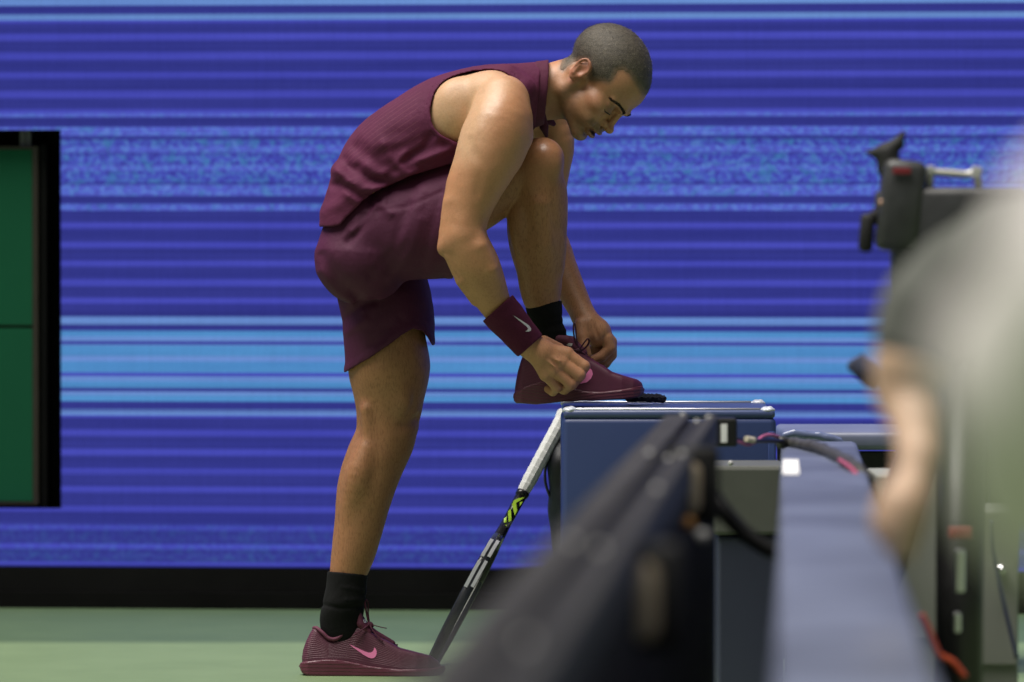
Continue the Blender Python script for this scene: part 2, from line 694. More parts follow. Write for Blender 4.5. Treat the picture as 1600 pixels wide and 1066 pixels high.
# green board in its recess
gb = empty('court_board', (-1.8, 2.25, .3), 'dark green two-panel board in a black frame set into the LED wall', 'board')
GREEN = plain('board_green', (.008, .100, .048), .7, var=.05, scale=3, spec=.15)
BROWN = plain('board_edge', (.030, .022, .017), .5)
GREY = plain('bracket_grey', (.10, .10, .10), .5)
dz = lambda y: H - (y - YH) * (D0 + 2.21) / F
dx = lambda x: (x - 800) * (D0 + 2.21) / F
for y0, y1 in ((234, 508), (513, 784)):
    bm = bmesh.new()
    slab(bm, -3.3, dx(50), .045, .075, dz(y1), dz(y0))
    bm_obj('panel', bm, GREEN, gb)
bm = bmesh.new()
slab(bm, -3.3, dx(60), .07, .10, dz(789), dz(229))
slab(bm, dx(50.5), dx(59), .04, .0695, dz(789), dz(229))
slab(bm, -3.3, dx(50.4), .04, .0695, dz(233), dz(229))
slab(bm, -3.3, dx(50.4), .04, .0695, dz(789), dz(785.5))
bm_obj('frame', bm, BROWN, gb)
bm = bmesh.new()
slab(bm, dx(62), dx(72), .05, .15, dz(795), dz(226))
bm_obj('side_post', bm, BLACK2, gb)
bm = bmesh.new()
slab(bm, dx(30), dx(38), .06, .12, dz(228.6), dz(200))
slab(bm, dx(39.5), dx(47), .06, .12, dz(228.6), dz(200))
bm_obj('bracket', bm, GREY, gb)
# ------------------------------------------------------------------ the player
YB = -0.07                                   # body midline
PSI, PHI, RHO, HS = math.radians(19), math.radians(62), math.radians(-12), 1.03
_f = np.array([math.cos(PSI), -math.sin(PSI), 0]); _r = np.array([-math.sin(PSI), -math.cos(PSI), 0]); _u = np.array([0, 0, 1.0])
_Rp = np.array([[math.cos(PHI), 0, math.sin(PHI)], [0, 1, 0], [-math.sin(PHI), 0, math.cos(PHI)]])
HF, HR, HU = _Rp @ _f, _Rp @ _r, _Rp @ _u
HR, HU = HR * math.cos(RHO) + HU * math.sin(RHO), HU * math.cos(RHO) - HR * math.sin(RHO)
HM = np.stack([HF, HR, HU], 1)
HO = P(908.5, 116, -0.155) - 0.001 * HS * 76 * HR


def HL(f, r, u):
    return HO + 0.001 * HS * (f * HF + r * HR + u * HU)


def hloc(p):
    return ((p - HO) @ HM) / (0.001 * HS)


def hell(s, c, R, k=8, op='u', tilt=None):
    M = HM
    if tilt is not None:                      # (axis 0..2, degrees) in head axes
        a, w = tilt[0], math.radians(tilt[1])
        T = np.eye(3)
        i, j = [(1, 2), (2, 0), (0, 1)][a]
        T[i, i] = T[j, j] = math.cos(w); T[i, j] = -math.sin(w); T[j, i] = math.sin(w)
        M = HM @ T
    s.ell(HL(*c), np.array(R) * 0.001 * HS, k * 0.001, op, M)


def hcone(s, a, b, ra, rb, k=8, op='u'):
    s.cone(HL(*a), HL(*b), ra * 0.001 * HS, rb * 0.001 * HS, k * 0.001, op)


def skull(s):
    hell(s, (-6, 0, 55), (91, 75, 77), 8)
    hell(s, (38, 0, 48), (58, 63, 58), 20)
    hell(s, (-52, 0, 44), (46, 60, 50), 25)


def head(s):
    skull(s)
    hell(s, (44, 0, -26), (50, 56, 62), 22)
    for g in (1, -1):
        hcone(s, (2, 50 * g, -54), (80, 13 * g, -78), 16, 14, 16)          # jaw
        hcone(s, (-2, 55 * g, -16), (2, 51 * g, -54), 16, 16, 16)
        hell(s, (58, 46 * g, -6), (28, 18, 17), 26)                        # cheekbone
        hell(s, (40, 39 * g, -36), (34, 20, 26), 20)                       # cheek
        hcone(s, (93, 10 * g, 29), (76, 42 * g, 28), 10, 6.5, 16)              # brow ridge
        hell(s, (101, 31 * g, 11), (21, 14, 11), 13, 's')                  # socket
        hell(s, (73.5, 31.5 * g, 11), (16, 16, 14), 5)                     # lidded eye
        hcone(s, (91, 20 * g, 4), (82, 42 * g, 0), 3, 3, 10)               # lower lid
        hell(s, (74, 32 * g, -36), (22, 18, 20), 18)                       # cheek by the mouth
    hell(s, (82, 0, -79), (15, 21, 14), 14)                                # chin
    hell(s, (80, 0, -38), (24, 28, 20), 12)                                # upper jaw
    hcone(s, (89, 0, 28), (103, 0, -11), 7, 8, 8)                         # nose
    hell(s, (108.5, 0, -18), (12, 12, 10), 6)
    for g in (1, -1):
        hell(s, (95, 12.5 * g, -20), (12, 8, 9), 5)
        hell(s, (100, 7.5 * g, -28), (7, 4, 4), 2, 's')
        hcone(s, (99, 19 * g, -22), (90, 29 * g, -42), 1, 1, 8, 's')  # fold beside the nose
    hell(s, (98, 0, -42), (11, 23, 6.5), 5)                                # lips
    hell(s, (94, 0, -58), (13, 20, 7), 5)
    hell(s, (108, 0, -50), (16, 19, 3.6), 2.5, 's')
    hell(s, (95, 0, -68), (7, 16, 3), 7, 's')
    for g in (1, -1):                                                      # ears
        hell(s, (-8, 76 * g, 2), (16, 5.5, 27), 3, tilt=(1, 12))
        rim = spline([(3, 75, -2), (5, 78, 12), (1, 81, 23), (-9, 83, 28), (-19, 84, 25), (-24, 83, 13), (-22, 81, 0), (-15, 79, -13), (-8, 77, -23), (-1, 74, -20)], 3)
        for p, q in zip(rim[:-1], rim[1:]):
            hcone(s, (p[0], p[1] * g, p[2]), (q[0], q[1] * g, q[2]), 3.1, 3.1, 2)
        hell(s, (-5, 84 * g, 4), (9, 6, 15), 3, 's', tilt=(1, 15))
        hell(s, (-14, 88 * g, 20), (7, 5, 9), 3, 's')
        hcone(s, (-18, 80 * g, 8), (-10, 81 * g, -12), 3.4, 3, 2)
        hell(s, (4, 78 * g, -3), (5, 4.5, 6), 3)


body = Shape()
head(body)
# neck
body.cone(P(822, 152, YB), HL(-14, 0, -8), S(41), 0.054, 0.02)
body.cone(P(846, 160, YB), HL(26, 0, -42), S(28), 0.034, 0.02)
for g in (1, -1):
    body.cone(P(848, 178, YB - .02 * g), HL(-22, 54 * g, -18), 0.010, 0.013, 0.015)
# trunk, a little inside the clothes
for w in (1, -1):
    y = lambda c: YB + w * c
    body.chain([(572, 385, y(.06), 56), (584, 300, y(.045), 46), (612, 246, y(.045), 46), (655, 214, y(.06), 58),
                (705, 194, y(.07), 68), (760, 172, y(.075), 61), (812, 155, y(.05), 40)], 0.03)
# near shoulder blade, side and deltoid
body.ball(737, 175, YB - .125, 60, .03, R=(63, 46, 58))
body.ball(716, 172, YB - .15, 40, .03, R=(40, 30, 47))
body.ball(768, 150, YB - .15, 40, .03, R=(44, 42, 40))
body.ball(700, 190, YB - .12, 40, .025, R=(30, 40, 36))
body.chain([(800, 128, YB - .10, 22), (812, 150, YB - .135, 13)], .02)               # collar bone
arm = [(785, 160, -.255, 43), (781, 192, -.285, 50), (771, 222, -.295, 53), (757, 258, -.305, 48), (743, 290, -.31, 42),
       (731, 328, -.315, 35.5), (725, 358, -.32, 33.5)]
body.chain(arm, .014)
body.chain([(745, 225, -.27, 10), (730, 262, -.30, 15), (718, 290, -.315, 17), (710, 318, -.325, 15.5), (701, 360, -.325, 12)], .03)   # triceps
body.chain([(797, 190, -.285, 32), (804, 214, -.29, 27), (790, 246, -.3, 24)], .02)  # front of the deltoid
body.chain([(774, 258, -.31, 22), (753, 303, -.318, 21), (740, 345, -.312, 13)], .02) # biceps
body.chain([(731, 218, -.364, 2), (752, 264, -.383, 2), (746, 305, -.374, 2)], .022, 's')   # between deltoid, triceps and biceps
body.ball(705, 382, -.325, 21, .02)
body.ball(697, 388, -.325, 14, .008)
body.chain([(736, 345, -.335, 11), (749, 385, -.345, 14.5), (764, 420, -.335, 14), (776, 450, -.30, 9)], .009)
body.chain([(702, 400, -.335, 8), (722, 438, -.325, 10), (742, 470, -.29, 7)], .009)
body.chain([(724, 372, -.32, 35), (741, 410, -.31, 36.5), (754, 437, -.295, 33.5), (777, 481, -.266, 24.5), (803, 514, -.245, 20.5),
            (829, 541, -.227, 19.5)], .014)
body.chain([(739, 388, -.33, 19), (759, 415, -.32, 17), (772, 440, -.30, 11)], .02)
# far arm
body.chain([(812, 150, .03, 40), (838, 168, .12, 44), (866, 222, .125, 31), (861, 270, .125, 28), (852, 340, .12, 27),
            (868, 398, .07, 27), (888, 445, .02, 23.5), (905, 480, -.02, 19.5), (914, 499, -.035, 18.5)], .014)
# standing leg (far side, left)
YL = -.005
body.chain([(578, 410, YL + .03, 64), (598, 480, YL + .02, 58), (607, 545, YL, 60), (608, 576, YL, 63.5), (608, 611, YL, 55.5), (606.5, 647, YL, 49),
            (602, 683, YL, 46.5), (587, 718, YL, 46.5), (574, 754, YL, 45), (566, 790, YL, 41.5), (560, 825, YL, 37.5), (552.5, 861, YL, 34),
            (544, 896, YL, 28.5), (538, 940, YL, 22), (532, 985, YL, 15)], .012)
body.ball(634, 640, YL, 22, .02, R=(20, 27, 22))
body.ball(636, 668, YL, 22, .012, R=(17, 24, 13))
body.ball(622, 610, YL - .058, 22, .010, R=(22, 14, 42), rot=None)
body.chain([(582, 590, YL - .052, 13), (581, 640, YL - .043, 8), (582, 672, YL - .043, 6)], .010)
body.chain([(573, 705, YL - .045, 17), (562, 742, YL - .045, 22), (553, 785, YL - .036, 17), (551, 820, YL - .018, 12)], .018)
body.chain([(600, 715, YL - .038, 14), (590, 770, YL - .03, 15), (573, 845, YL - .014, 12)], .02)
body.chain([(574, 640, YL - .05, 10), (578, 690, YL - .048, 9)], .025)               # tendon behind the knee
body.chain([(655, 654, YL - .025, 4), (643, 661, YL - .052, 4), (628, 666, YL - .068, 3)], .02, 's')           # crease under the knee cap
# raised leg (near side, right)
body.chain([(588, 380, -.125, 54), (650, 345, -.14, 58), (715, 322, -.152, 56), (772, 297, -.155, 45), (815, 270, -.15, 40), (842, 256, -.15, 37)], .012)
body.chain([(836, 268, -.15, 42), (838, 300, -.148, 46), (839, 335, -.14, 46), (838, 358, -.138, 45), (840, 387, -.135, 42.5), (843, 420, -.13, 36),
            (845, 455, -.125, 31.5), (847, 474, -.12, 25), (856, 500, -.12, 13), (864, 528, -.12, 10)], .012)
body.ball(849, 244, -.165, 26, .03, R=(29, 32, 27))
body.ball(857, 258, -.19, 22, .03, R=(19, 16, 25))
body.chain([(868, 300, -.15, 15), (872, 350, -.145, 12), (868, 420, -.14, 12)], .02)   # shin
body.chain([(862, 282, -.16, 14), (866, 300, -.165, 10)], .015)
body.chain([(815, 312, -.17, 20), (814, 350, -.172, 21), (820, 395, -.162, 15), (832, 440, -.135, 9)], .008)   # calf
body.chain([(842, 320, -.195, 16), (848, 380, -.18, 16), (852, 440, -.155, 10)], .02)
# near hand
body.chain([(826, 539, -.228, 19.5), (846, 552, -.226, 22)], .012)
K = [((886, 553, -.222), (913, 572, -.226), (905, 588, -.196), (893, 590, -.178), 10.2, 9.4),
     ((878, 567, -.231), (906, 586, -.232), (895, 599, -.200), (884, 598, -.182), 10.6, 9.8),
     ((866, 578, -.232), (893, 600, -.228), (882, 609, -.200), (872, 606, -.184), 10.2, 9.6),
     ((853, 586, -.226), (871, 606, -.218), (864, 612, -.196), (856, 608, -.184), 9.4, 8.4)]
for m, a, b, c, r0, r1 in K:
    body.chain([(838, 548, -.224, 15), (*m, r0 + 1.5)], .012)
for m, a, b, c, r0, r1 in K:
    body.chain([(*m, r0 * .97), (*a, r1 * .95), (*b, r1 * .86), (*c, r1 * .76)], .0016)
body.chain([(850, 535, -.205, 11), (873, 546, -.188, 10), (897, 561, -.178, 8), (907, 567, -.175, 7)], .006)       # thumb
body.chain([(862, 558, -.247, 2.2), (874, 565, -.25, 2)], .006)                                                    # tendons
body.chain([(852, 561, -.25, 1.8), (868, 574, -.253, 1.8)], .006)
# far hand
YH2 = -.05
body.chain([(912, 494, -.037, 18.5), (922, 509, YH2, 21), (933, 520, YH2, 22)], .012)
body.chain([(933, 520, YH2, 22), (948, 531, YH2 + .01, 13)], .01)
body.chain([(908, 508, YH2 - .015, 11), (910, 526, YH2 - .025, 10.5), (913, 542, YH2 - .035, 8.5), (918, 554, YH2 - .035, 6.5)], .008)
for (pts, dy, r) in (([(949, 530), (953, 544), (940, 557), (925, 563)], -.012, 9.3), ([(955, 534), (955, 551), (943, 564), (929, 569)], .008, 8.6),
                     ([(955, 540), (955, 555), (946, 568), (934, 574)], .026, 8.2), ([(950, 545), (951, 560), (944, 571), (935, 577)], .042, 7.4)):
    body.chain([(*p, YH2 + dy, r * w) for p, w in zip(pts, (1.12, 1.05, .92, .78))], .003)
body.ball(931, 548, YH2 + .02, 12, .006)
body.chain([(926, 498, YH2 - .03, 1.6), (935, 530, YH2 - .03, 1.6)], .008, 's')


def body_disp(p, d):
    q = PX(p)
    return d + 0.0005 * wob(p, 38) + 0.00025 * wob(p, 90, 2.0)


body.post.append(body_disp)
body_me, bv = body.mesh('person')

hair_px = [(873.6, 108), (879, 88), (884, 60), (920, 20), (985, 15), (1035, 70), (1030, 150), (1006, 150), (1000, 143), (991, 130), (982, 117),
           (973, 110), (965, 113), (960, 124), (953, 131), (938, 129), (922, 127), (917, 124), (917, 116), (916, 104), (914, 96), (908, 95), (898, 99), (891, 105), (884, 111), (879, 112)]

# painted tone of the skin: tan, paler where a shirt usually sits, stubble, lips, nails, eye-socket shade
bq = PX(bv)
hl = hloc(bv)
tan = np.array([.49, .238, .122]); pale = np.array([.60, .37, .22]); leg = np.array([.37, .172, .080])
col = np.tile(tan, (len(bv), 1))


def blend(c, m):
    global col
    m = np.clip(m, 0, 1)[:, None]
    col = col * (1 - m) + np.array(c) * m


near_sh = poly_sd(bq, [(640, 100), (770, 95), (800, 130), (770, 170), (740, 250), (640, 260)])
blend(pale, S01(25, -25, near_sh) * (bv[:, 1] < .1))
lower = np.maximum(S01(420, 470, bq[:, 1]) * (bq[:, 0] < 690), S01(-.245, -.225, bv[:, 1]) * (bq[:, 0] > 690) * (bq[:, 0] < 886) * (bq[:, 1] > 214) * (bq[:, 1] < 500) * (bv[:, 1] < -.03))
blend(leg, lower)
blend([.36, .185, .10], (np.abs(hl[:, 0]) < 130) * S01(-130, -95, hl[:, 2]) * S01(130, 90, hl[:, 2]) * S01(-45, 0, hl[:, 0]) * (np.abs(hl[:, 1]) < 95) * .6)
inh = (np.abs(hl[:, 0]) < 130) & (np.abs(hl[:, 1]) < 95) & (hl[:, 2] > -120) & (hl[:, 2] < 140)
hw = wob(bv, 260, 1.0)
sdist = poly_sd(hl[:, [0, 2]], [(6, -10), (24, -22), (62, -52), (82, -30), (112, -32), (112, -110), (40, -110), (-5, -60)])
blend([.13, .082, .052], inh * S01(8, -12, sdist) * (.42 + .13 * hw))
must = poly_sd(hl[:, [0, 2]], [(86, -28), (116, -26), (116, -42), (84, -44)])
blend([.085, .05, .034], inh * S01(4, -4, must) * .5)
lip = (((hl[:, 0] - 100) / 14) ** 2 + (hl[:, 1] / 24) ** 2 + ((hl[:, 2] + 51) / 13) ** 2)
blend([.27, .115, .085], inh * S01(1.15, .8, lip) * .8)
mouth = (((hl[:, 0] - 97) / 14) ** 2 + (hl[:, 1] / 19) ** 2 + ((hl[:, 2] + 51.5) / 4.5) ** 2)
blend([.05, .018, .015], inh * S01(1.2, .7, mouth))
ear = (((hl[:, 0] + 8) / 26) ** 2 + ((hl[:, 2] - 3) / 40) ** 2)
hcv = poly_sd(PX(HO + 0.001 * HS * (hl[:, :1] * HF + np.abs(hl[:, 1:2]) * HR + hl[:, 2:3] * HU)), hair_px)
blend([.15, .10, .07], inh * S01(5, -3, hcv) * .75)
blend([.42, .17, .105], inh * S01(1.2, .6, ear) * (np.abs(hl[:, 1]) > 68) * .75)
cheek = (((hl[:, 0] - 62) / 26) ** 2 + ((hl[:, 2] + 12) / 18) ** 2)
blend([.42, .185, .105], inh * S01(1.2, .3, cheek) * .45)
eye_shade = (((np.abs(hl[:, 1]) - 31) / 19) ** 2 + ((hl[:, 2] - 11) / 12) ** 2)
blend([.17, .080, .048], inh * (hl[:, 0] > 55) * S01(1.35, .3, eye_shade) * .7)  # socket shade painted into the skin tone
for kx, ky, kr in ((640, 652, 40), (858, 245, 40), (697, 385, 26)):
    kd = np.hypot(bq[:, 0] - kx, bq[:, 1] - ky) / kr
    blend([.40, .19, .105], S01(1.1, .3, kd) * .4 * (bv[:, 1] < .1))
for m, a, b, c, r0, r1 in K:
    for pnt in (m, a):
        kd = np.linalg.norm(bv - P(*pnt), axis=1) / .017
        blend([.43, .20, .12], S01(1.1, .3, kd) * .4)
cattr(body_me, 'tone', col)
sweat = np.zeros(len(bv))
for kx, ky, kr in ((790, 168, 50), (800, 200, 45), (848, 232, 32), (965, 150, 40), (850, 120, 30), (760, 190, 60)):
    sweat = np.maximum(sweat, S01(1.15, -.35, np.hypot(bq[:, 0] - kx, bq[:, 1] - ky) / kr))
fattr(body_me, 'sweat', sweat)
hairy = np.maximum(lower * (1 - .8 * S01(60, 30, np.hypot(bq[:, 0] - 858, bq[:, 1] - 245))), S01(880, 892, bq[:, 0]) * S01(330, 380, bq[:, 1]) * S01(540, 500, bq[:, 1]))
hairy = np.maximum(hairy, .5 * S01(380, 430, bq[:, 1]) * (bq[:, 1] < 560) * (bq[:, 0] > 680))
fattr(body_me, 'hairy', hairy)

k = NT('skin')
tn = k.attr('tone').outputs['Color']
mott = k.noise(26, 5, .65)
c1 = k.mix(.4, tn, k.ramp(mott, [(.3, (.74, .68, .66)), (.5, (1, 1, 1)), (.72, (1.0, .92, .84))]), 'MULTIPLY')
hairs = k.noise(330, 2, .5, stretch=(1.0, 1.0, .22))
hm = k.math('MULTIPLY', k.attr('hairy').outputs['Fac'], .42)
c2 = k.mix(hm, c1, k.ramp(hairs, [(.36, (.45, .38, .32)), (.49, (1, 1, 1))]), 'MULTIPLY')
pores = k.noise(240, 4, .7)
c2 = k.mix(.5, c2, k.ramp(pores, [(.3, (.80, .74, .70)), (.55, (1.0, 1.0, 1.0)), (.75, (1.1, 1.06, 1.02))]), 'MULTIPLY')
k.l(c2, k.b.inputs['Base Color'])
sw = k.attr('sweat').outputs['Fac']
k.l(k.math('SUBTRACT', .5, k.math('MULTIPLY', sw, .24)), k.b.inputs['Roughness'])
k.b.inputs['Subsurface Weight'].default_value = 0.12
k.b.inputs['Subsurface Radius'].default_value = (1.0, .35, .2)
k.b.inputs['Subsurface Scale'].default_value = .006
k.l(k.math('MULTIPLY', sw, k.math('MULTIPLY', k.noise(60, 3), .28)), k.b.inputs['Coat Weight'])
k.b.inputs['Coat Roughness'].default_value = .36
hb = k.math('ADD', k.noise(420, 3, .6), k.math('MULTIPLY', k.noise(110, 4, .6), 1.2))
k.bump(hb, .0008, .5)
SKIN = k.m

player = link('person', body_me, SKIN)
tag(player, 'tennis player in maroon kit bending over to tie the shoe resting on the blue box', 'person')


# ---- hair, cropped close
def hair_cut(p):
    l = hloc(p)
    m = HO + 0.001 * HS * (l[..., :1] * HF + np.abs(l[..., 1:2]) * HR + l[..., 2:3] * HU)
    q = PX(m)
    e = poly_sd(q, hair_px) * D0 / F
    return e + .0016 * wob(p, 520) + .0012 * wob(p, 230, 3)


hair = Shape()
skull(hair)
hair.cone(P(822, 152, YB), HL(-14, 0, -8), S(41), 0.054, 0.02)
hair.post.append(lambda p, d: smax(d - .0004 - .0018 * S01(0, -.022, hair_cut(p)) - .0004 * wob(p, 300) - .0003 * wob(p, 620, 5), hair_cut(p), .003))
hair_me, hv = hair.mesh('hair', VOX)
fattr(hair_me, 'edge', S01(.001, -.018, hair_cut(hv)))
k = NT('cropped_hair')
h1 = k.noise(760, 2, .7)
h2 = k.noise(46, 4, .6)
c = k.ramp(h1, [(.34, (.018, .014, .010)), (.52, (.072, .060, .044)), (.70, (.20, .175, .135))])
c = k.mix(.65, c, k.ramp(h2, [(.3, (.55, .52, .5)), (.7, (1.25, 1.2, 1.12))]), 'MULTIPLY')
thin = k.math('SUBTRACT', 1.15, k.math('ADD', k.attr('edge').outputs['Fac'], k.math('MULTIPLY', h1, .55)), True)
c = k.mix(thin, c, (.22, .135, .082))
k.l(c, k.b.inputs['Base Color'])
k.set(Roughness=.6)
k.bump(h1, .0012, .7)
HAIR = k.m
ho = link('hair', hair_me, HAIR, player)
DARKHAIR = plain('brow_hair', (.014, .010, .008), .7, scale=400, var=.5)
STRAND = plain('hair_strand', (.085, .072, .052), .55, scale=300, var=.6)


def onskin(p, lift=0.0, n=5):
    """slide a point onto the skin"""
    p = np.asarray(p, float)
    h = .0006
    for _ in range(n):
        q = np.array([p, p + [h, 0, 0], p + [0, h, 0], p + [0, 0, h]])
        d = body.ev(q) - lift
        g = (d[1:] - d[0]) / h
        p = p - d[0] * g / max(g @ g, .2)
    return p


HSTR = 1
body_eye = [(88, 20, 4), (92.5, 26, 1.5), (91.5, 34, 0), (86, 42, -.5), (80, 47, 0)]


def blades(name, roots, dirs, length, width, mat, parent):
    """many single hairs, each a thin pointed blade, as one mesh"""
    n = len(roots)
    side = np.cross(dirs, np.random.RandomState(3).normal(size=(n, 3)))
    side /= np.linalg.norm(side, axis=1)[:, None] + 1e-9
    V = np.concatenate([roots - side * width, roots + side * width, roots + dirs * length[:, None]])
    Fc = [(i, i + n, i + 2 * n) for i in range(n)]
    o = link(name, mesh_from(V, Fc, name, False), mat, parent)
    return o


RS = np.random.RandomState(11)
hn = np.empty(len(hv) * 3, np.float32)
hair_me.vertices.foreach_get('normal', hn)
hn = hn.reshape(-1, 3)
ok = np.nonzero((hair_cut(hv) < -.0005) & (((hv - HO) * hn).sum(1) > 0))[0]
pick = RS.choice(ok, 9000)
grow = hn[pick] * .8 + HF * .55 - HU * .25 + RS.normal(0, .22, (len(pick), 3))
grow /= np.linalg.norm(grow, axis=1)[:, None]
so_ = blades('cropped_strands', hv[pick] + RS.normal(0, .0009, (len(pick), 3)), grow, RS.uniform(.0022, .0042, len(pick)) * (.5 + .5 * S01(-.0005, -.02, hair_cut(hv[pick]))), .00022, STRAND, ho)
so_['kind'] = 'stuff'
for g in (1, -1):
    line = np.array(spline([(104, 9, 25), (103, 18, 29.5), (97, 29, 31), (86, 41, 30), (71, 52, 23)], 8))
    rt, dr = [], []
    for _ in range(480):
        u = RS.uniform(0, len(line) - 1.01)
        i = int(u)
        q = line[i] + (line[i + 1] - line[i]) * (u - i)
        wd = 4.3 * (1 - .55 * u / len(line))
        q = q + np.array([0, 0, RS.uniform(-wd, wd)])
        t = line[i + 1] - line[i]
        t = t / np.linalg.norm(t) + np.array([.25, 0, RS.uniform(-.1, .6)])
        rt.append(onskin(HL(q[0], q[1] * g, q[2]), .0001, 4))
        t = t[0] * HF + t[1] * g * HR + t[2] * HU
        dr.append(t / np.linalg.norm(t))
    rt, dr = np.array(rt), np.array(dr)
    blades('eyebrow', rt, dr, RS.uniform(.004, .0075, len(rt)), .00048, DARKHAIR, player)
    bm = bmesh.new()
    tube(bm, [onskin(HL(f_, r_ * g, u_), .0003) for f_, r_, u_ in spline(body_eye, 3)],
         [.0004 + .0011 * math.sin(math.pi * i / 12) for i in range(13)], 6)
    bm_obj('eyelashes', bm, DARKHAIR, player, True)

# ------------------------------------------------------------------ clothes
def cloth_mat(name, base, rough=.75, weave=900, sheen=.10, line=None):
    k = NT(name)
    nz = k.noise(9, 3, .6)
    c = k.ramp(nz, [(.3, [v * .9 for v in base]), (.7, [v * 1.1 for v in base])])
    c = k.mix(.3, c, k.ramp(k.noise(weave, 1, .5), [(.35, (.7, .7, .7)), (.65, (1.25, 1.25, 1.25))]), 'MULTIPLY')
    if line is not None:
        st = k.attr('stripe').outputs['Fac']
        fr = k.math('FRACT', st)
        m = k.ramp(fr, [(.0, (1, 1, 1)), (.06, (1, 1, 1)), (.11, (0, 0, 0)), (.96, (0, 0, 0)), (1.0, (1, 1, 1))])
        am = k.n('Attribute', attribute_name='lined')
        c = k.mix(k.math('MULTIPLY', m, am.outputs['Fac']), c, line)
    k.l(c, k.b.inputs['Base Color'])
    k.set(Roughness=rough)
    k.b.inputs['Sheen Weight'].default_value = sheen
    k.b.inputs['Sheen Roughness'].default_value = .4
    k.b.inputs['Sheen Tint'].default_value = (*[min(1, v * 5) for v in base], 1)
    k.b.inputs['Specular IOR Level'].default_value = .25
    wr = k.math('MULTIPLY', k.noise(19, 5, .62, stretch=(1.0, 1.0, .55)), 7.0)
    k.bump(k.math('ADD', wr, k.math('ADD', k.noise(weave, 2, .5), k.math('MULTIPLY', k.noise(60, 3, .55), 2.0))), .0012, .5)
    return k.m


TANK = cloth_mat('maroon_knit', (.098, .016, .051), line=(.19, .062, .09))
SHORT = cloth_mat('maroon_woven', (.077, .014, .045), .62, 1400, .08)
BAND = cloth_mat('maroon_terry', (.080, .012, .035), .95, 380, .2)
SOCK = cloth_mat('black_knit', (.0045, .0045, .005), .95, 700, .05)
COLLAR = cloth_mat('maroon_rib', (.084, .016, .041), .75, 900, .1)


def folds(q, lst):
    """relief from fold lines: (points, width px, height m); positive = ridge, negative = crease"""
    e = 0
    for pts, w, a in lst:
        d = seg_d(q, pts)
        e = e + a * np.exp(-(d / w) ** 2)
    return e


tank = Shape()
for w in (1, -1):
    y = lambda c: YB + w * c
    tank.chain([(556, 352, y(.07), 57), (584, 288, y(.06), 66), (612, 250, y(.064), 73), (655, 224, y(.068), 78), (705, 197, y(.072), 80),
                (760, 173, y(.075), 71), (812, 152, y(.055), 52), (862, 141, y(.015), 46)], .025)
tank.ball(737, 173, YB - .125, 60, .03, R=(67, 50, 62))
tank.ball(737, 173, YB + .125, 60, .03, R=(67, 50, 62))
tank.chain([(790, 130, YB - .12, 30), (812, 142, YB - .13, 26)], .025)
hem = [(470, 350), (496, 355.5), (530, 353.5), (541, 341), (555, 327), (570, 312), (583, 302.5), (600, 294), (616, 287), (640, 276), (675, 265), (708, 255), (760, 240), (850, 260), (850, 700), (400, 700), (400, 352)]
hole = [(756, 109.5), (772, 109.5), (786, 112.5), (798, 121), (809, 135), (818, 144), (824, 154), (827.5, 166), (829.5, 180), (834, 202), (838, 230), (800, 250), (740, 240), (711, 221), (698, 215.5), (687, 209), (679, 200.5), (675, 191), (673, 180), (673, 169),
        (676, 155), (681, 142), (688, 133), (696, 125.7), (708, 120), (720.7, 115.6), (738, 111.5)]
tfold = [([(560, 232), (600, 262), (640, 255), (672, 232)], 12.2, -0.0081), ([(575, 260), (606, 283), (650, 268)], 9.5, 0.0081),
         ([(598, 240), (628, 232), (665, 215)], 9.5, -0.0068), ([(628, 262), (655, 252), (700, 238)], 6.8, 0.0068),
         ([(612, 212), (640, 208), (664, 200)], 12.2, -0.0041), ([(560, 262), (580, 285), (612, 288)], 6.8, -0.0068),
         ([(545, 285), (560, 300), (583, 300)], 6.8, 0.0068), ([(528, 262), (560, 276), (590, 292)], 9.5, 0.0068), ([(522, 290), (552, 296)], 6.8, -0.0054),
         ([(640, 245), (664, 230), (676, 212)], 6.8, -0.0068), ([(600, 225), (612, 250), (640, 275)], 6.8, 0.0054), ([(690, 224), (700, 235)], 8.1, -0.0054),
         ([(505, 330), (530, 318), (548, 300)], 10.8, 0.0054), ([(540, 250), (552, 275)], 8.1, -0.0041), ([(655, 250), (690, 236), (710, 230)], 6.8, 0.0054)]


tfold += [([(523, 266), (545, 281), (568, 294), (600, 294)], 8, .009), ([(531, 286), (552, 301), (577, 307)], 6, -.007), ([(527, 270), (538, 298), (558, 316)], 6, .006),
          ([(545, 262), (575, 282), (610, 280)], 6, -.006), ([(600, 268), (618, 258), (632, 240)], 6, .005)]


def tank_post(p, d):
    q = PX(p)
    near = S01(-.03, -.11, p[..., 1])
    d = d - near * folds(q, tfold) + .0012 * wob(p, 30)
    hol = poly_sd(q, hole) * D0 / F
    d = d - .0022 * S01(.0125, .0105, np.abs(hol + .002))              # hem band round the armhole
    hm = poly_sd(q, hem) * D0 / F
    d = np.maximum(d, -(d + .0065 + .012 * S01(.006, .025, np.minimum(np.abs(hol), np.abs(hm)))))
    d = smax(d, -hm, .003)
    side = np.abs(p[..., 1] - YB) - .055
    d = np.where(side > 0, smax(d, -hol, .003), np.maximum(d, -np.maximum(hol, -side)))
    d = np.maximum(d, (q[..., 0] - 842 + .10 * (q[..., 1] - 140)) * D0 / F)
    return d


tank.hollow = .035
tank.post.append(tank_post)
tank_me, tv = tank.mesh('tank_top', VOX * 1.15, 2)
tq = PX(tv)
ax = np.array([[540, 300], [585, 240], [640, 190], [700, 165], [780, 150]], float)
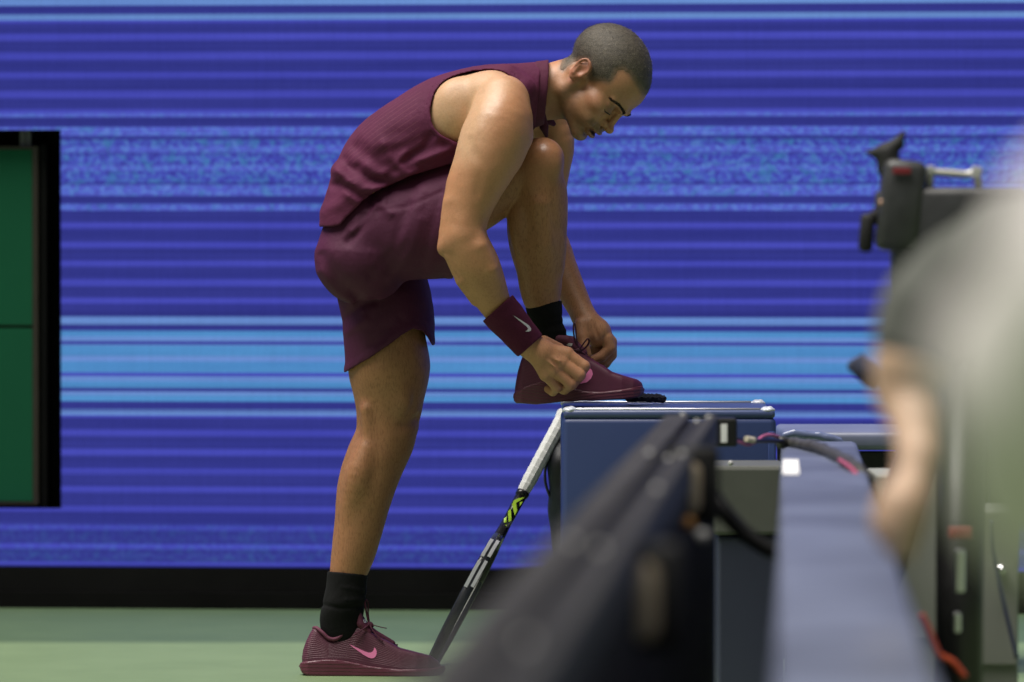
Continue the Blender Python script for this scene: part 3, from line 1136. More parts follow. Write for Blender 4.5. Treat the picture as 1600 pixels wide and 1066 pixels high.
# stripes run along the spine: count them by the angle around it
aw = P(600, 262, YB); bw = P(760, 160, YB)
t3 = (bw - aw) / np.linalg.norm(bw - aw)
n3 = np.cross(t3, [0, 1, 0]); n3 /= np.linalg.norm(n3)
rel = tv - aw
ang = np.arctan2(rel[:, 1], np.abs(rel @ n3))
fattr(tank_me, 'stripe', ang * 13.5 + 40)
holv = poly_sd(tq, hole)
fattr(tank_me, 'lined', .48 * S01(18, 24, holv) * (1 - .7 * S01(235, 262, tq[:, 1] + (tq[:, 0] - 560) * .35)) * (tq[:, 0] < 800))
top = link('tank_top', tank_me, TANK, player)

collar = Shape()
collar.chain([(812, 152, YB - .045, 53.5), (862, 141, YB - .022, 47.5)], .02)
collar.chain([(812, 152, YB + .045, 53.5), (862, 141, YB + .022, 47.5)], .02)


def collar_post(p, d):
    q = PX(p)
    d = np.maximum(d, -(d + .0055))
    e = q[..., 0] + .10 * (q[..., 1] - 140)
    d = smax(d, (e - 856 + .0016 * (q[..., 1] - 140) ** 2 * (q[..., 1] < 140)) * D0 / F, .003)
    return smax(d, (832 - e) * D0 / F, .002)


collar.post.append(collar_post)
link('collar', collar.mesh('collar', VOX)[0], COLLAR, player)
flap = Shape()
flap.chain([(848, 178, YB - .005, 9), (857, 188, YB, 7), (865, 194, YB + .01, 4)], .014)
flap.chain([(846, 180, YB - .04, 7), (850, 198, YB - .03, 7), (854, 213, YB - .02, 3)], .014)
link('collar_flap', flap.mesh('collar_flap', VOX)[0], COLLAR, player)

sh = Shape()
for w in (1, -1):
    sh.chain([(572, 345, YB + w * .05, 62), (568, 398, YB + w * .055, 77)], .03)
sh.chain([(592, 366, -.125, 76), (640, 357, -.135, 83), (704, 343, -.14, 92), (724, 338, -.14, 94)], .02)
sh.chain([(590, 425, YL + .03, 70), (606, 490, YL + .01, 72), (608.5, 560, YL, 69), (607, 590, YL, 69)], .008)
hem_r = [(716, 230), (711, 270), (702, 300), (696, 325), (697, 370), (703, 400), (709, 437), (900, 440), (900, 230)]
hem_l = [(500, 600), (544, 580), (560, 570), (577, 560.5), (595, 548), (611, 537), (628, 524), (645, 514), (660, 518), (668, 528), (675, 540), (700, 544), (700, 700), (500, 700)]
sfold = [([(583, 302), (578, 330), (560, 360), (545, 378)], 6.8, -0.0075), ([(600, 300), (598, 322), (610, 333)], 6.8, 0.0060),
         ([(555, 455), (600, 445), (655, 432), (700, 420)], 12.2, -0.0045), ([(660, 300), (630, 370), (590, 420)], 10.8, 0.0045),
         ([(640, 320), (615, 390), (580, 430)], 8.1, -0.0045), ([(655, 345), (640, 395), (612, 438)], 8.1, 0.0037),
         ([(506, 400), (530, 440), (560, 462)], 9.5, -0.0053), ([(500, 425), (525, 460), (548, 474)], 8.1, 0.0045),
         ([(690, 300), (670, 370), (660, 420)], 8.1, -0.0030),
         ([(538, 500), (560, 478), (585, 470)], 6.8, -0.0060), ([(541, 520), (570, 500)], 6.8, 0.0045), ([(583, 540), (605, 515), (625, 500)], 8.1, -0.0045),
         ([(590, 330), (640, 322), (690, 300)], 3.0, -0.0018), ([(552, 362), (575, 340), (588, 318)], 5.4, 0.0060)]


def short_post(p, d):
    q = PX(p)
    near = S01(-.02, -.09, p[..., 1])
    nl = S01(.03, -.05, p[..., 1]) * (q[..., 1] > 470)
    d = d - np.maximum(near, nl) * folds(q, sfold) + .0015 * wob(p, 22, 4) + .0006 * wob(p, 55, 1)
    pr = poly_sd(q, hem_r) * D0 / F
    pl = poly_sd(q, hem_l) * D0 / F
    d = d - .0012 * S01(.015, .0135, np.minimum(np.abs(pr), np.abs(pl)))
    d = np.maximum(d, -(d + .0065 + .012 * S01(.01, .03, np.minimum(np.abs(pr), np.abs(pl)))))
    d = smax(d, -pr, .003)
    d = smax(d, -pl, .003)
    # the waist runs a little way up under the top
    return smax(d, (poly_sd(q, hem) - 15) * D0 / F, .003)


sh.hollow = .035
sh.post.append(short_post)
# the raised leg hangs clear of the standing one: a crease between the two legs
link('shorts', sh.mesh('shorts', VOX * 1.2, 2)[0], SHORT, player)

band = Shape()
band.chain([(772, 475, -.270, 32.5), (830, 542.5, -.227, 25.5)], .005)
a_, b_ = np.array([777, 481.5]), np.array([829, 541])
ad = (b_ - a_) / np.linalg.norm(b_ - a_)


def band_post(p, d):
    q = PX(p)
    t = (q - a_) @ ad
    L = np.linalg.norm(b_ - a_)
    d = d + .0007 * wob(p, 120)
    d = np.maximum(d, -(d + .007))
    return smax(smax(d, -t * D0 / F, .005), (t - L) * D0 / F, .005)


band.hollow = .02
band.post.append(band_post)
band_me, _ = band.mesh('wristband', .0018)
link('wristband', band_me, BAND, player)


def sock(pts, cut, name, rip, nar):
    s = Shape()
    yc = pts[0][2]

    def warp(p):
        f = 1 + nar[2] * S01(nar[0], nar[1], PX(p)[..., 1])
        w = p.copy()
        w[..., 1] = yc + (p[..., 1] - yc) * f
        return w
    s.warp = warp
    s.chain(pts, .01)

    def post(p, d):
        q = PX(p)
        d = d + .0006 * wob(p, 70) - folds(q, rip)
        d = np.maximum(d, -(d + .006))
        (x0, y0), (x1, y1) = cut
        return smax(d, (y0 + (q[..., 0] - x0) * (y1 - y0) / (x1 - x0) - q[..., 1]) * D0 / F, .003)
    s.post.append(post)
    return link(name, s.mesh(name, VOX)[0], SOCK, player)


sock([(544.3, 885, YL, 31.5), (540, 924, YL, 31), (536.5, 945, YL, 32), (533, 968, YL, 33), (534, 984, YL, 31), (540, 1003, YL, 22)], ((513, 893), (575, 899)), 'sock',
     [([(500, 945), (530, 951), (570, 948)], 3, -.003), ([(535, 918), (572, 925)], 3, .0015), ([(540, 938), (572, 938)], 3, .002)], (940, 985, .38))
sock([(848.5, 468, -.12, 28.5), (851, 484, -.12, 27), (857, 504, -.12, 22.5), (863, 527, -.12, 22), (868, 548, -.12, 19)], ((820, 477), (880, 469)), 'sock',
     [([(845, 512), (885, 504)], 2.5, -.002), ([(846, 520), (885, 516)], 2.5, .002), ([(838, 500), (880, 494)], 3, -.0015)], (495, 525, .2))
# ---- shoes
def shoe_mat(name, base, line, lo, hi, rough=.5, dist=.0009):
    k = NT(name)
    st = k.attr('stripe').outputs['Fac']
    tri = k.math('PINGPONG', st, .5)
    m = k.ramp(tri, [(lo, (0, 0, 0)), (hi, (1, 1, 1))])
    am = k.attr('lined').outputs['Fac']
    mm = k.math('MULTIPLY', m, am)
    c = k.mix(.5, base, k.ramp(k.noise(40), [(.3, (.8, .8, .8)), (.7, (1.15, 1.15, 1.15))]), 'MULTIPLY')
    c = k.mix(mm, c, line)
    k.l(c, k.b.inputs['Base Color'])
    k.set(Roughness=rough)
    k.bump(k.math('ADD', mm, k.math('MULTIPLY', k.noise(700, 2), .25)), dist, .6)
    return k.m


UPPER = shoe_mat('maroon_shoe_mesh', (.072, .011, .031), (.175, .065, .09), .30, .46)
UPPER2 = shoe_mat('maroon_shoe_mesh_plain', (.088, .012, .037), (.15, .04, .065), .34, .48, .5, .0005)
SOLE = shoe_mat('maroon_rubber', (.115, .026, .046), (.055, .012, .022), .32, .48, .38, .0016)
LINING = plain('maroon_padding', (.105, .018, .045), .7, var=.2, bump=.0004)
LACE = plain('maroon_lace', (.07, .010, .028), .8, scale=200, var=.35, bump=.0004)
LACE2 = plain('dark_maroon_lace', (.045, .008, .02), .8, scale=200, var=.35)
PINK = plain('pink_print', (.80, .22, .44), .4, var=.04)
SILVER = plain('silver_thread', (.62, .60, .62), .5, var=.18, scale=220)


def lerp_poly(pts):
    pts = np.asarray(pts, float)
    return lambda x: np.interp(x, pts[:, 0], pts[:, 1])


def make_shoe(name, label, prof, sole, plan, YC, topl, midl, nst, upm, ridges, lined, rdg, tilt=0.0):
    """prof, sole: side outlines; plan: (x px, half width m) pairs"""
    pl = lerp_poly(plan)
    parts = {}
    for nm, poly, kk, grow in (('upper', prof, .022, -.003), ('sole', sole, .007, .001)):
        s = Shape()
        x0, y0 = np.min(poly, 0)
        x1, y1 = np.max(poly, 0)
        s.ell((P(x0, y0, YC) + P(x1, y1, YC)) / 2, np.array([(x1 - x0) / 2 * D0 / F, .065, (y1 - y0) / 2 * D0 / F]))

        def post(p, d, poly=poly, kk=kk, grow=grow, nm=nm):
            q = PX(p)
            side = poly_sd(q, poly) * D0 / F
            w = pl(q[..., 0]) + grow
            if nm == 'upper':
                hgt = np.clip((midl(q[..., 0]) - q[..., 1]) / 60, 0, 1)
                w = w - .012 * hgt
            lat = np.abs(p[..., 1] - YC - tilt * (q[..., 0] - x0)) - w
            d = smax(side, lat * .9, kk)
            if nm == 'sole' and ridges:
                d = d - rdg * np.sin(ridges(q))
            return d
        s.post.append(post)
        me, v = s.mesh(nm, .0018)
        q = PX(v)
        if nm == 'upper':
            t = (q[:, 1] - topl(q[:, 0])) / np.maximum(midl(q[:, 0]) - topl(q[:, 0]), 1)
            fattr(me, 'stripe', t * nst)
            fattr(me, 'lined', lined(q, t))
        else:
            fattr(me, 'stripe', ridges(q) / (2 * math.pi) if ridges else np.zeros(len(v)))
            fattr(me, 'lined', np.full(len(v), .4))
        parts[nm] = me
    o = link(name, parts['upper'], upm, player)
    tag(o, label)
    so = link('sole', parts['sole'], SOLE, o)
    return o, parts


def bvh_of(mes):
    V, Fc = [], []
    for me in mes:
        n = len(V)
        V += [v.co[:] for v in me.vertices]
        Fc += [[n + i for i in f.vertices] for f in me.polygons]
    return BVHTree.FromPolygons(V, Fc)


def decal(name, poly, bvh, mat, parent, lift=.0008, thick=.0008, YC=-.5, step=1.6):
    """a thin printed or sewn patch laid on a surface"""
    poly = np.asarray(poly, float)
    x0, y0 = poly.min(0) - step
    x1, y1 = poly.max(0) + step
    bm = bmesh.new()
    vs_ = [bm.verts.new((x, y, 0)) for x, y in poly]
    bm.faces.new(vs_)
    x = x0
    for axis, a, b in ((0, x0, x1), (1, y0, y1)):
        t = a
        while t < b:
            n = [0, 0, 0]; n[axis] = 1
            c = [0, 0, 0]; c[axis] = t
            bmesh.ops.bisect_plane(bm, geom=bm.verts[:] + bm.edges[:] + bm.faces[:], plane_co=c, plane_no=n)
            t += step
    bmesh.ops.triangulate(bm, faces=bm.faces[:])
    eye = Vector((0, -D0, H))
    dead = []
    for v in bm.verts:
        d = (Vector(P(v.co.x, v.co.y, YC)) - eye).normalized()
        hit, nrm, _, _ = bvh.ray_cast(eye, d)
        if hit is None:
            dead.append(v)
            v.co = eye + d * (D0 + YC)
        else:
            if nrm.dot(d) > 0:
                nrm = -nrm
            v.co = hit + nrm * lift
    bmesh.ops.delete(bm, geom=dead, context='VERTS')
    r = bmesh.ops.extrude_face_region(bm, geom=bm.faces[:])
    for g in r['geom']:
        if isinstance(g, bmesh.types.BMVert):
            g.co.y += thick
    return bm_obj(name, bm, mat, parent, False)


# standing shoe
prof = [(472, 1040), (471, 1030), (473, 1016), (478, 1002), (484, 990), (489, 982), (496, 981.5), (501, 986), (506, 993), (513, 999.5), (521, 1000.5), (529, 997),
        (538, 990), (547, 983), (556, 978), (564, 978.5), (572, 982), (580, 988), (590, 994.5), (604, 1001), (625, 1013), (652, 1020), (672, 1025), (684, 1033), (691, 1043), (690, 1052), (660, 1056), (480, 1054)]
sole = [(466.5, 1041.5), (469, 1037), (474, 1034.5), (490, 1033), (507.6, 1031.5), (526, 1032), (544, 1034), (575, 1041), (600, 1044.5), (623.6, 1046.5), (672, 1046), (686, 1043), (694, 1041), (697, 1045), (694, 1052), (680, 1058),
        (640, 1059.5), (520, 1059.5), (490, 1058.5), (480, 1057.5), (471, 1052)]
plan = [(464, .0), (466, .014), (470, .024), (480, .033), (510, .037), (550, .037), (590, .042), (625, .049), (650, .049), (670, .042), (685, .027), (693, .012), (697, .0)]
topl = lerp_poly([(466, 985), (491, 979), (513, 997), (556, 974), (575, 982), (604, 999), (625, 1011), (652, 1018), (690, 1032)])
midl = lerp_poly([(466, 1036), (507, 1032), (544, 1034), (575, 1041), (623, 1047), (690, 1049)])
shoe1, p1 = make_shoe('shoe', 'maroon tennis shoe standing on the green court, pinstriped with a pink tick', prof, sole, plan, YL, topl, midl, 17, UPPER,
                      lambda q: (q[..., 1] * 1.15 - .02 * q[..., 0]),
                      lambda q, t: .8 * S01(.04, .1, t) * S01(1.0, .9, t) * (1 - .75 * S01(-14, 8, q[:, 0] - 566) * S01(24, 6, q[:, 0] - 566)), .00025)
pk = [(545.3, 1007.4), (552, 1013), (560, 1018.5), (568, 1024.3), (575, 1028.2), (579.5, 1029.6), (583.5, 1029.2), (586.6, 1026.8), (588.2, 1023), (588.4, 1018.5), (586.8, 1014.5), (584.2, 1012.6),
      (583.8, 1016), (582.2, 1018.8), (579.6, 1020.5), (576, 1020.8), (570, 1019), (561, 1014.8)]
bv1 = bvh_of([p1['upper'], p1['sole']])
decal('tick_logo', pk, bv1, PINK, shoe1)
bm = bmesh.new()
ring = [(490, 982.5, 0), (494, 982, -.016), (503, 989, -.0245), (513, 998, -.027), (525, 999, -.028), (540, 988.5, -.026), (553, 979, -.02), (562, 978, -.014)]
tube(bm, spline([P(x, y, YL - w) for x, y, w in ring[::-1]][:-1] + [P(x, y, YL + w) for x, y, w in ring], 5), .0042, 8)
bm_obj('padded_collar', bm, LINING, shoe1, True)
s = Shape()
for w in (-1, 1):
    s.chain([(560, 960, YL + .016 * w, 5.2), (563, 975, YL + .018 * w, 6.5), (575, 988, YL + .016 * w, 6)], .012)
s.chain([(560, 959, YL, 5), (566, 975, YL, 7), (580, 990, YL, 8), (612, 1007, YL, 6)], .012)
link('tongue', s.mesh('tongue', .002)[0], LINING, shoe1)
tongue_bvh = bvh_of([shoe1.children[-1].data])
decal('tongue_mark', [(566.5, 968.5), (569, 968), (571.5, 970.5), (572.5, 974), (570, 974.5), (567.5, 973)], tongue_bvh, SILVER, shoe1)


def laces(rows, YC, bvh, mat, parent, half=.022):
    """straight lace rungs across the throat of a shoe"""
    for (x, y, h) in rows:
        bm = bmesh.new()
        pts = []
        for t in np.linspace(-1, 1, 7):
            pts.append(P(x - abs(t) * 3.0 + t * 2.0, y + abs(t) ** 2 * h, YC + t * half))
        tube(bm, spline(pts, 2), .0024, 6, flat=.6)
        bm_obj('lace', bm, mat, parent, True)


def lace_loop(pts, mat, parent, r=.0022, name='lace', flat=.7):
    bm = bmesh.new()
    tube(bm, spline([P(*p) for p in pts], 5), r, 6, flat=flat)
    return bm_obj(name, bm, mat, parent, True)


laces([(580, 985, 5), (590, 990.5, 6), (600, 996.5, 6), (610, 1002.5, 6), (620, 1008, 6)], YL, bv1, LACE, shoe1)
lace_loop([(577, 976, YL - .012), (574, 966, YL - .012), (571, 950, YL - .012), (570, 941, YL - .01), (572.5, 938, YL - .006), (575, 943, YL), (575, 958, YL + .002), (577, 975, YL)], LACE, shoe1)
lace_loop([(575, 975, YL - .018), (585, 978, YL - .02), (594, 980.5, YL - .022), (604, 982.5, YL - .022)], LACE, shoe1, .0016)
lace_loop([(577, 976, YL - .02), (582, 985, YL - .028), (590, 995, YL - .033), (598, 1003, YL - .036)], LACE, shoe1)
lace_loop([(577, 976, YL - .02), (568, 983, YL - .03), (559, 989, YL - .036), (551, 994, YL - .038)], LACE, shoe1)
s = Shape()
s.ball(577, 976, YL - .014, 4.5, R=(5, 5, 4))
s.ball(580, 979, YL - .016, 3.5)
link('lace_knot', s.mesh('lace_knot', .0016)[0], LACE, shoe1)

# raised shoe
Y2 = -.12
prof2 = [(804, 628), (804, 610), (806, 596), (809, 580), (814, 563), (820, 548), (830, 532), (842, 524), (858, 523), (872, 528), (885, 531), (896, 534), (905, 543), (916, 554), (926, 561.5), (944.5, 572.5), (957, 581), (975, 587),
         (996, 593), (1003, 598), (1006.5, 607), (1004, 617), (980, 622), (880, 626), (840, 628)]
sole2 = [(801.5, 619), (803, 614), (807, 611), (822, 603), (845, 596), (868, 601), (892, 606), (920, 612), (940, 611.5), (965, 609), (990, 605.5), (1004, 603), (1007.5, 609), (1005.5, 616), (995, 621.5), (978, 624.5), (930, 626), (884, 627.5), (860, 630.5), (841, 632), (806, 630.5), (802.5, 625)]
plan2 = [(799, .0), (801, .012), (805, .023), (815, .032), (845, .036), (885, .036), (920, .041), (950, .048), (972, .048), (990, .04), (1001, .026), (1006, .012), (1009, .0)]
topl2 = lerp_poly([(800, 540), (842, 522), (885, 530), (926, 560), (957, 580), (996, 592)])
midl2 = lerp_poly([(800, 612), (845, 597), (892, 607), (940, 612), (1004, 604)])
shoe2, p2 = make_shoe('shoe', 'maroon tennis shoe resting on the blue box while its laces are tied', prof2, sole2, plan2, Y2, topl2, midl2, 15, UPPER2,
                      lambda q: (q[..., 1] * 1.25 + .22 * np.abs(q[..., 0] - 850) - .10 * np.maximum(q[..., 0] - 930, 0)),
                      lambda q, t: .55 * S01(.04, .12, t) * S01(960, 985, q[:, 0]) + .25 * S01(900, 860, q[:, 0]), .0005)
bv2 = bvh_of([p2['upper'], p2['sole']])
pk2 = [(878, 588), (888, 594), (897, 598.5), (908, 599.8), (917, 597.5), (923.5, 592), (926.5, 585), (925, 578.5), (921, 575), (918.5, 579.5), (914, 584), (907, 587), (898, 588.5), (888, 588)]
decal('tick_logo', pk2, bv2, PINK, shoe2)
s = Shape()
for w in (-1, 1):
    s.chain([(872, 529, Y2 + .02 * w, 6), (886, 531, Y2 + .018 * w, 6.5), (899, 543, Y2 + .015 * w, 6.5)], .01)
s.chain([(880, 530, Y2, 7.5), (893, 532, Y2, 6.5), (912, 551, Y2, 6)], .01)
link('tongue', s.mesh('tongue', .002)[0], LINING, shoe2)
decal('tongue_mark', [(885, 538.5), (889, 536), (894.5, 536.8), (893.8, 540.5), (888, 541)], bvh_of([shoe2.children[-1].data, p2['upper']]), SILVER, shoe2)
laces([(917, 554, 7), (926, 561, 7), (935, 566.5, 7), (944, 572, 7)], Y2, bv2, LACE, shoe2)
EYE = plain('grey_plum_trim', (.20, .10, .14), .5)
yk = Y2 - .02
lace_loop([(903, 545, yk), (898, 530, yk - .005), (896, 515, yk - .006), (897, 505, yk - .004), (899.5, 512, yk), (901, 530, yk), (904, 545, yk)], LACE2, shoe2, .0019)
lace_loop([(904, 547, yk), (909, 541, yk - .008), (914, 534, yk - .012), (918.5, 529.5, yk - .012), (920.5, 534, yk - .01), (917, 541, yk - .004), (911, 546, yk), (905, 549, yk)], LACE2, shoe2, .0021)
lace_loop([(886, 541, yk + .004), (895, 546, yk - .004), (904, 548, yk - .004), (912, 553, yk), (920, 560, yk + .01)], LACE2, shoe2, .0024)
lace_loop([(904, 548, yk - .003), (914, 558, yk + .01), (921, 562, yk + .03)], EYE, shoe2, .0018)
s = Shape()
s.ball(904, 548, yk, 5, R=(6, 5, 5))
link('lace_knot', s.mesh('lace_knot', .0016)[0], LACE2, shoe2)

# tick sewn on the wristband
tick = [(801.5, 492.8), (807, 496), (814, 500.5), (821, 505), (827, 509.5), (829.8, 513.8), (829.2, 517), (826, 518.3), (822.5, 518.2), (820.2, 518), (823.6, 516.2), (825, 513.6), (823, 510.8), (817, 505.6), (809, 499.4)]
bo = [o for o in player.children if o.name.startswith('wristband')][0]
decal('tick_logo', tick, bvh_of([band_me]), SILVER, bo, .0006, .001)
# ------------------------------------------------------------------ blue box, towel, bag, racket
def Q(px, py, d):
    return P(px, py, d - D0)


BX0, BX1 = (879 - 800) * 12.1 / F, (1213 - 800) * 12.1 / F
BZ = .599
BLUE = plain('blue_paint', (.030, .050, .150), .42, var=.05, scale=3, bump=.0002)
BLUEL = plain('blue_lid', (.055, .078, .18), .35, var=.08, scale=5)
STEEL = plain('brushed_steel', (.78, .78, .80), .28, 1.0, var=.06, scale=90)
CLEAR = plain('pale_plastic', (.55, .58, .66), .2, var=.2, scale=50)
cool = empty('blue_box', (.33, -.15, 0), 'dark blue box with silver edge strips that the player rests a foot on', 'box')
bm = bmesh.new()
box(bm, ((BX0 + BX1) / 2, -.15, (BZ - .02) / 2), (BX1 - BX0, .5, BZ - .02), .012, seg=3)
bm_obj('body', bm, BLUE, cool, True)
bm = bmesh.new()
box(bm, ((BX0 + BX1) / 2, -.15, BZ - .0125), (BX1 - BX0 - .004, .496, .019), .008, seg=3)
bm_obj('lid', bm, BLUEL, cool, True)
for yy, xa, xb in ((-.385, .028, .032), (.085, .02, .032)):
    bm = bmesh.new()
    box(bm, ((BX0 + xa + BX1 - xb) / 2, yy, BZ - .002), (BX1 - BX0 - xa - xb, .014, .006), .0025)
    bm_obj('edge_strip', bm, STEEL, cool, True)
for xx in (BX0 + .016, BX1 - .018):
    for yy in (-.382, .082):
        s = Shape()
        s.ell((xx, yy, BZ - .004), (.016, .016, .008), .004)
        s.ell((xx + .004, yy, BZ - .001), (.007, .012, .005), .004)
        s.post.append(lambda p, d: d + .0012 * wob(p, 260))
        link('corner_cap', s.mesh('corner_cap', .002)[0], CLEAR, cool)
bm = bmesh.new()
box(bm, (BX1 - .010, -.4015, .30), (.014, .004, .5), .0015)
bm_obj('highlight_strip', bm, plain('highlight_blue', (.055, .085, .26), .25), cool)  # lighter strip added as the highlight down the right edge
for xx in (.2, .47):
    bm = bmesh.new()
    box(bm, (xx, .1035, BZ - .03), (.05, .006, .04), .002)
    bm_obj('hinge', bm, STEEL, cool)

s = Shape()
tw = [(982, 620), (992, 620), (1003, 619.5), (1015, 620.5), (1027, 620.5), (1036, 622)]
for (x0, y0), (x1, y1) in zip(tw[:-1], tw[1:]):
    s.cone(P(x0, y0 + 1.5, -.05), P(x1, y1 + 1.5, -.05), .0085, .008, .006)
    s.cone(P(x0, y0 + 3, -.01), P(x1, y1 + 3, -.01), .007, .007, .006)
s.post.append(lambda p, d: d + .0016 * wob(p, 420) + .001 * wob(p, 800, 2))
TOWEL = plain('navy_terry', (.010, .011, .024), .95, scale=400, var=.6, bump=.001)
tag(link('towel', s.mesh('towel', .0014)[0], TOWEL), 'small dark navy towel lying on the blue box in front of the shoe', 'towel')

s = Shape()
s.ell((.168, .40, .36), (.085, .10, .22), .02)
s.ell((.205, .40, .20), (.09, .12, .20), .02)
s.ell((.105, .38, .44), (.02, .05, .05), .03)
s.post.append(lambda p, d: d + .004 * wob(p, 35))
bag = link('racket_bag', s.mesh('racket_bag', .006)[0], plain('bag_black', (.012, .013, .018), .5, var=.4, bump=.001))
tag(bag, 'black bag standing on the court behind the blue box, only its edge showing', 'bag')
bm = bmesh.new()
tube(bm, spline([(.103, .375, .50), (.081, .37, .46), (.075, .37, .41), (.091, .37, .36)], 5), .006, 6, flat=.5)
bm_obj('strap', bm, plain('strap_webbing', (.03, .032, .04), .7, scale=200, var=.4), bag, True)

# tennis racket seen edge-on
ra, rb = P(884, 645, .40), P(669, 1047, .14)
A = (rb - ra) / np.linalg.norm(rb - ra)
L = .685
rb = ra + A * L
Wv = np.array([.10, 1.0, .03]); Wv -= A * (A @ Wv); Wv /= np.linalg.norm(Wv)     # across the strings' face
Nv = np.cross(Wv, A)
rk = empty('tennis_racket', tuple(rb), 'black tennis racket with white grip and neon marks leaning head down behind the box', 'racket')
WHITE = plain('white_grip', (.74, .75, .74), .75, var=.05, scale=60, bump=.0004)
CARBON = plain('black_lacquer', (.012, .012, .014), .25, var=.2)
LACQ = plain('dark_grey_lacquer', (.045, .047, .055), .25, var=.2)
NEON = plain('neon_yellow', (.52, .80, .06), .35, var=.05)
FWHITE = plain('white_lacquer', (.72, .73, .75), .3, var=.04)


def R(t, w=0.0, n=0.0):
    return ra + A * t + Wv * w + Nv * n


def sweep(bm, st, sides=8, M=None):
    """stations (t, centre w, half w, half n)"""
    rings = []
    for t, cw, hw, hn in st:
        rings.append([bm.verts.new(R(t, cw + hw * math.cos(2 * math.pi * (j + .5) / sides), hn * math.sin(2 * math.pi * (j + .5) / sides))) for j in range(sides)])
    for i in range(len(rings) - 1):
        for j in range(sides):
            bm.faces.new((rings[i][j], rings[i][(j + 1) % sides], rings[i + 1][(j + 1) % sides], rings[i + 1][j]))
    bm.faces.new(rings[0][::-1]); bm.faces.new(rings[-1])


bm = bmesh.new()
st = []
for i in range(61):
    t = .006 + .214 * i / 60
    rr = .0168 + .0008 * (1 - (i % 6) / 5.0) + .0025 * max(0, 1 - i / 6) - .0025 * max(0, (i - 50) / 10)
    st.append((t, 0, rr, rr * .95))
sweep(bm, st, 10)
bm_obj('grip', bm, WHITE, rk)
bm = bmesh.new()
sweep(bm, [(0, 0, .0185, .0175), (.004, 0, .0195, .0185), (.0062, 0, .0185, .0175)], 10)
bm_obj('butt_cap', bm, WHITE, rk)
bm = bmesh.new()
sweep(bm, [(.217, 0, .0165, .0155), (.228, 0, .0155, .0145), (.2295, 0, .0135, .0125)], 10)
bm_obj('grip_collar', bm, CARBON, rk, True)
bm = bmesh.new()
sweep(bm, [(.227, 0, .014, .0135), (.265, 0, .0145, .0125), (.30, 0, .02, .0115)], 8)
for s_ in (1, -1):
    sweep(bm, [(.29, .008 * s_, .009, .0112), (.33, .027 * s_, .0065, .0115), (.38, .066 * s_, .006, .012), (.42, .096 * s_, .006, .012)], 8)
bm_obj('shaft', bm, CARBON, rk, True)
bm = bmesh.new()
ring = []
cT, aT, aW = L - .172, .172, .128
pts = [R(cT - aT * math.cos(u), aW * math.sin(u)) for u in np.linspace(0, 2 * math.pi, 57)[:-1]]
rg = []
for i, p in enumerate(pts):
    u = 2 * math.pi * i / 56
    out = (A * (-aW * math.cos(u)) + Wv * (aT * math.sin(u)))
    out = out / np.linalg.norm(out)
    rg.append([bm.verts.new(p + out * .0055 * math.cos(q) + Nv * .0115 * math.sin(q)) for q in np.linspace(0, 2 * math.pi, 9)[:-1]])
for i in range(56):
    for j in range(8):
        bm.faces.new((rg[i][j], rg[i][(j + 1) % 8], rg[(i + 1) % 56][(j + 1) % 8], rg[(i + 1) % 56][j]))
bm_obj('hoop', bm, LACQ, rk, True)
bm = bmesh.new()
for i in range(-8, 9):
    w = i * .0135
    h = aT * math.sqrt(max(0, 1 - (w / aW) ** 2))
    tube(bm, [R(cT - h, w), R(cT + h, w)], .0007, 4)
for i in range(-10, 11):
    t = i * .0155
    h = aW * math.sqrt(max(0, 1 - (t / aT) ** 2))
    tube(bm, [R(cT + t, -h, .0008), R(cT + t, h, .0008)], .0007, 4)
so = bm_obj('strings', bm, plain('string_white', (.6, .6, .58), .4), rk)
so['kind'] = 'stuff'


def side_patch(name, poly, mat, off, wide=None):
    """printed patch on the narrow side of the racket that faces the camera: poly in (t, n), w side = -"""
    bm = bmesh.new()
    a = [bm.verts.new(R(t, off(t), n)) for t, n in poly]
    b = [bm.verts.new(R(t, off(t) + .0006, n)) for t, n in poly]
    bm.faces.new(a); bm.faces.new(b[::-1])
    for i in range(len(a)):
        bm.faces.new((a[i], a[(i + 1) % len(a)], b[(i + 1) % len(a)], b[i]))
    bm_obj(name, bm, mat, rk)


o1 = lambda t: -float(np.interp(t, [.227, .265, .30, .33, .38, .42], [.0142, .0147, .0205, .035, .0735, .1035]))
for poly in ([(.196, -.009), (.212, -.001), (.226, .008), (.214, .009), (.204, .002)], [(.216, .003), (.232, -.008), (.246, -.009), (.230, .004), (.222, .009)],
             [(.236, .006), (.252, -.003), (.262, -.008), (.268, -.004), (.252, .005), (.244, .009)], [(.258, .006), (.272, .000), (.276, .004), (.266, .009)],
             [(.206, -.010), (.220, -.009), (.212, -.005)], [(.274, -.008), (.284, -.006), (.281, -.001)]):
    side_patch('neon_mark', [(t_ + .036, n_) for t_, n_ in poly], NEON, o1)
side_patch('pale_mark', [(.298, -.0095), (.318, -.009), (.324, -.004), (.308, -.004)], LACQ, o1)


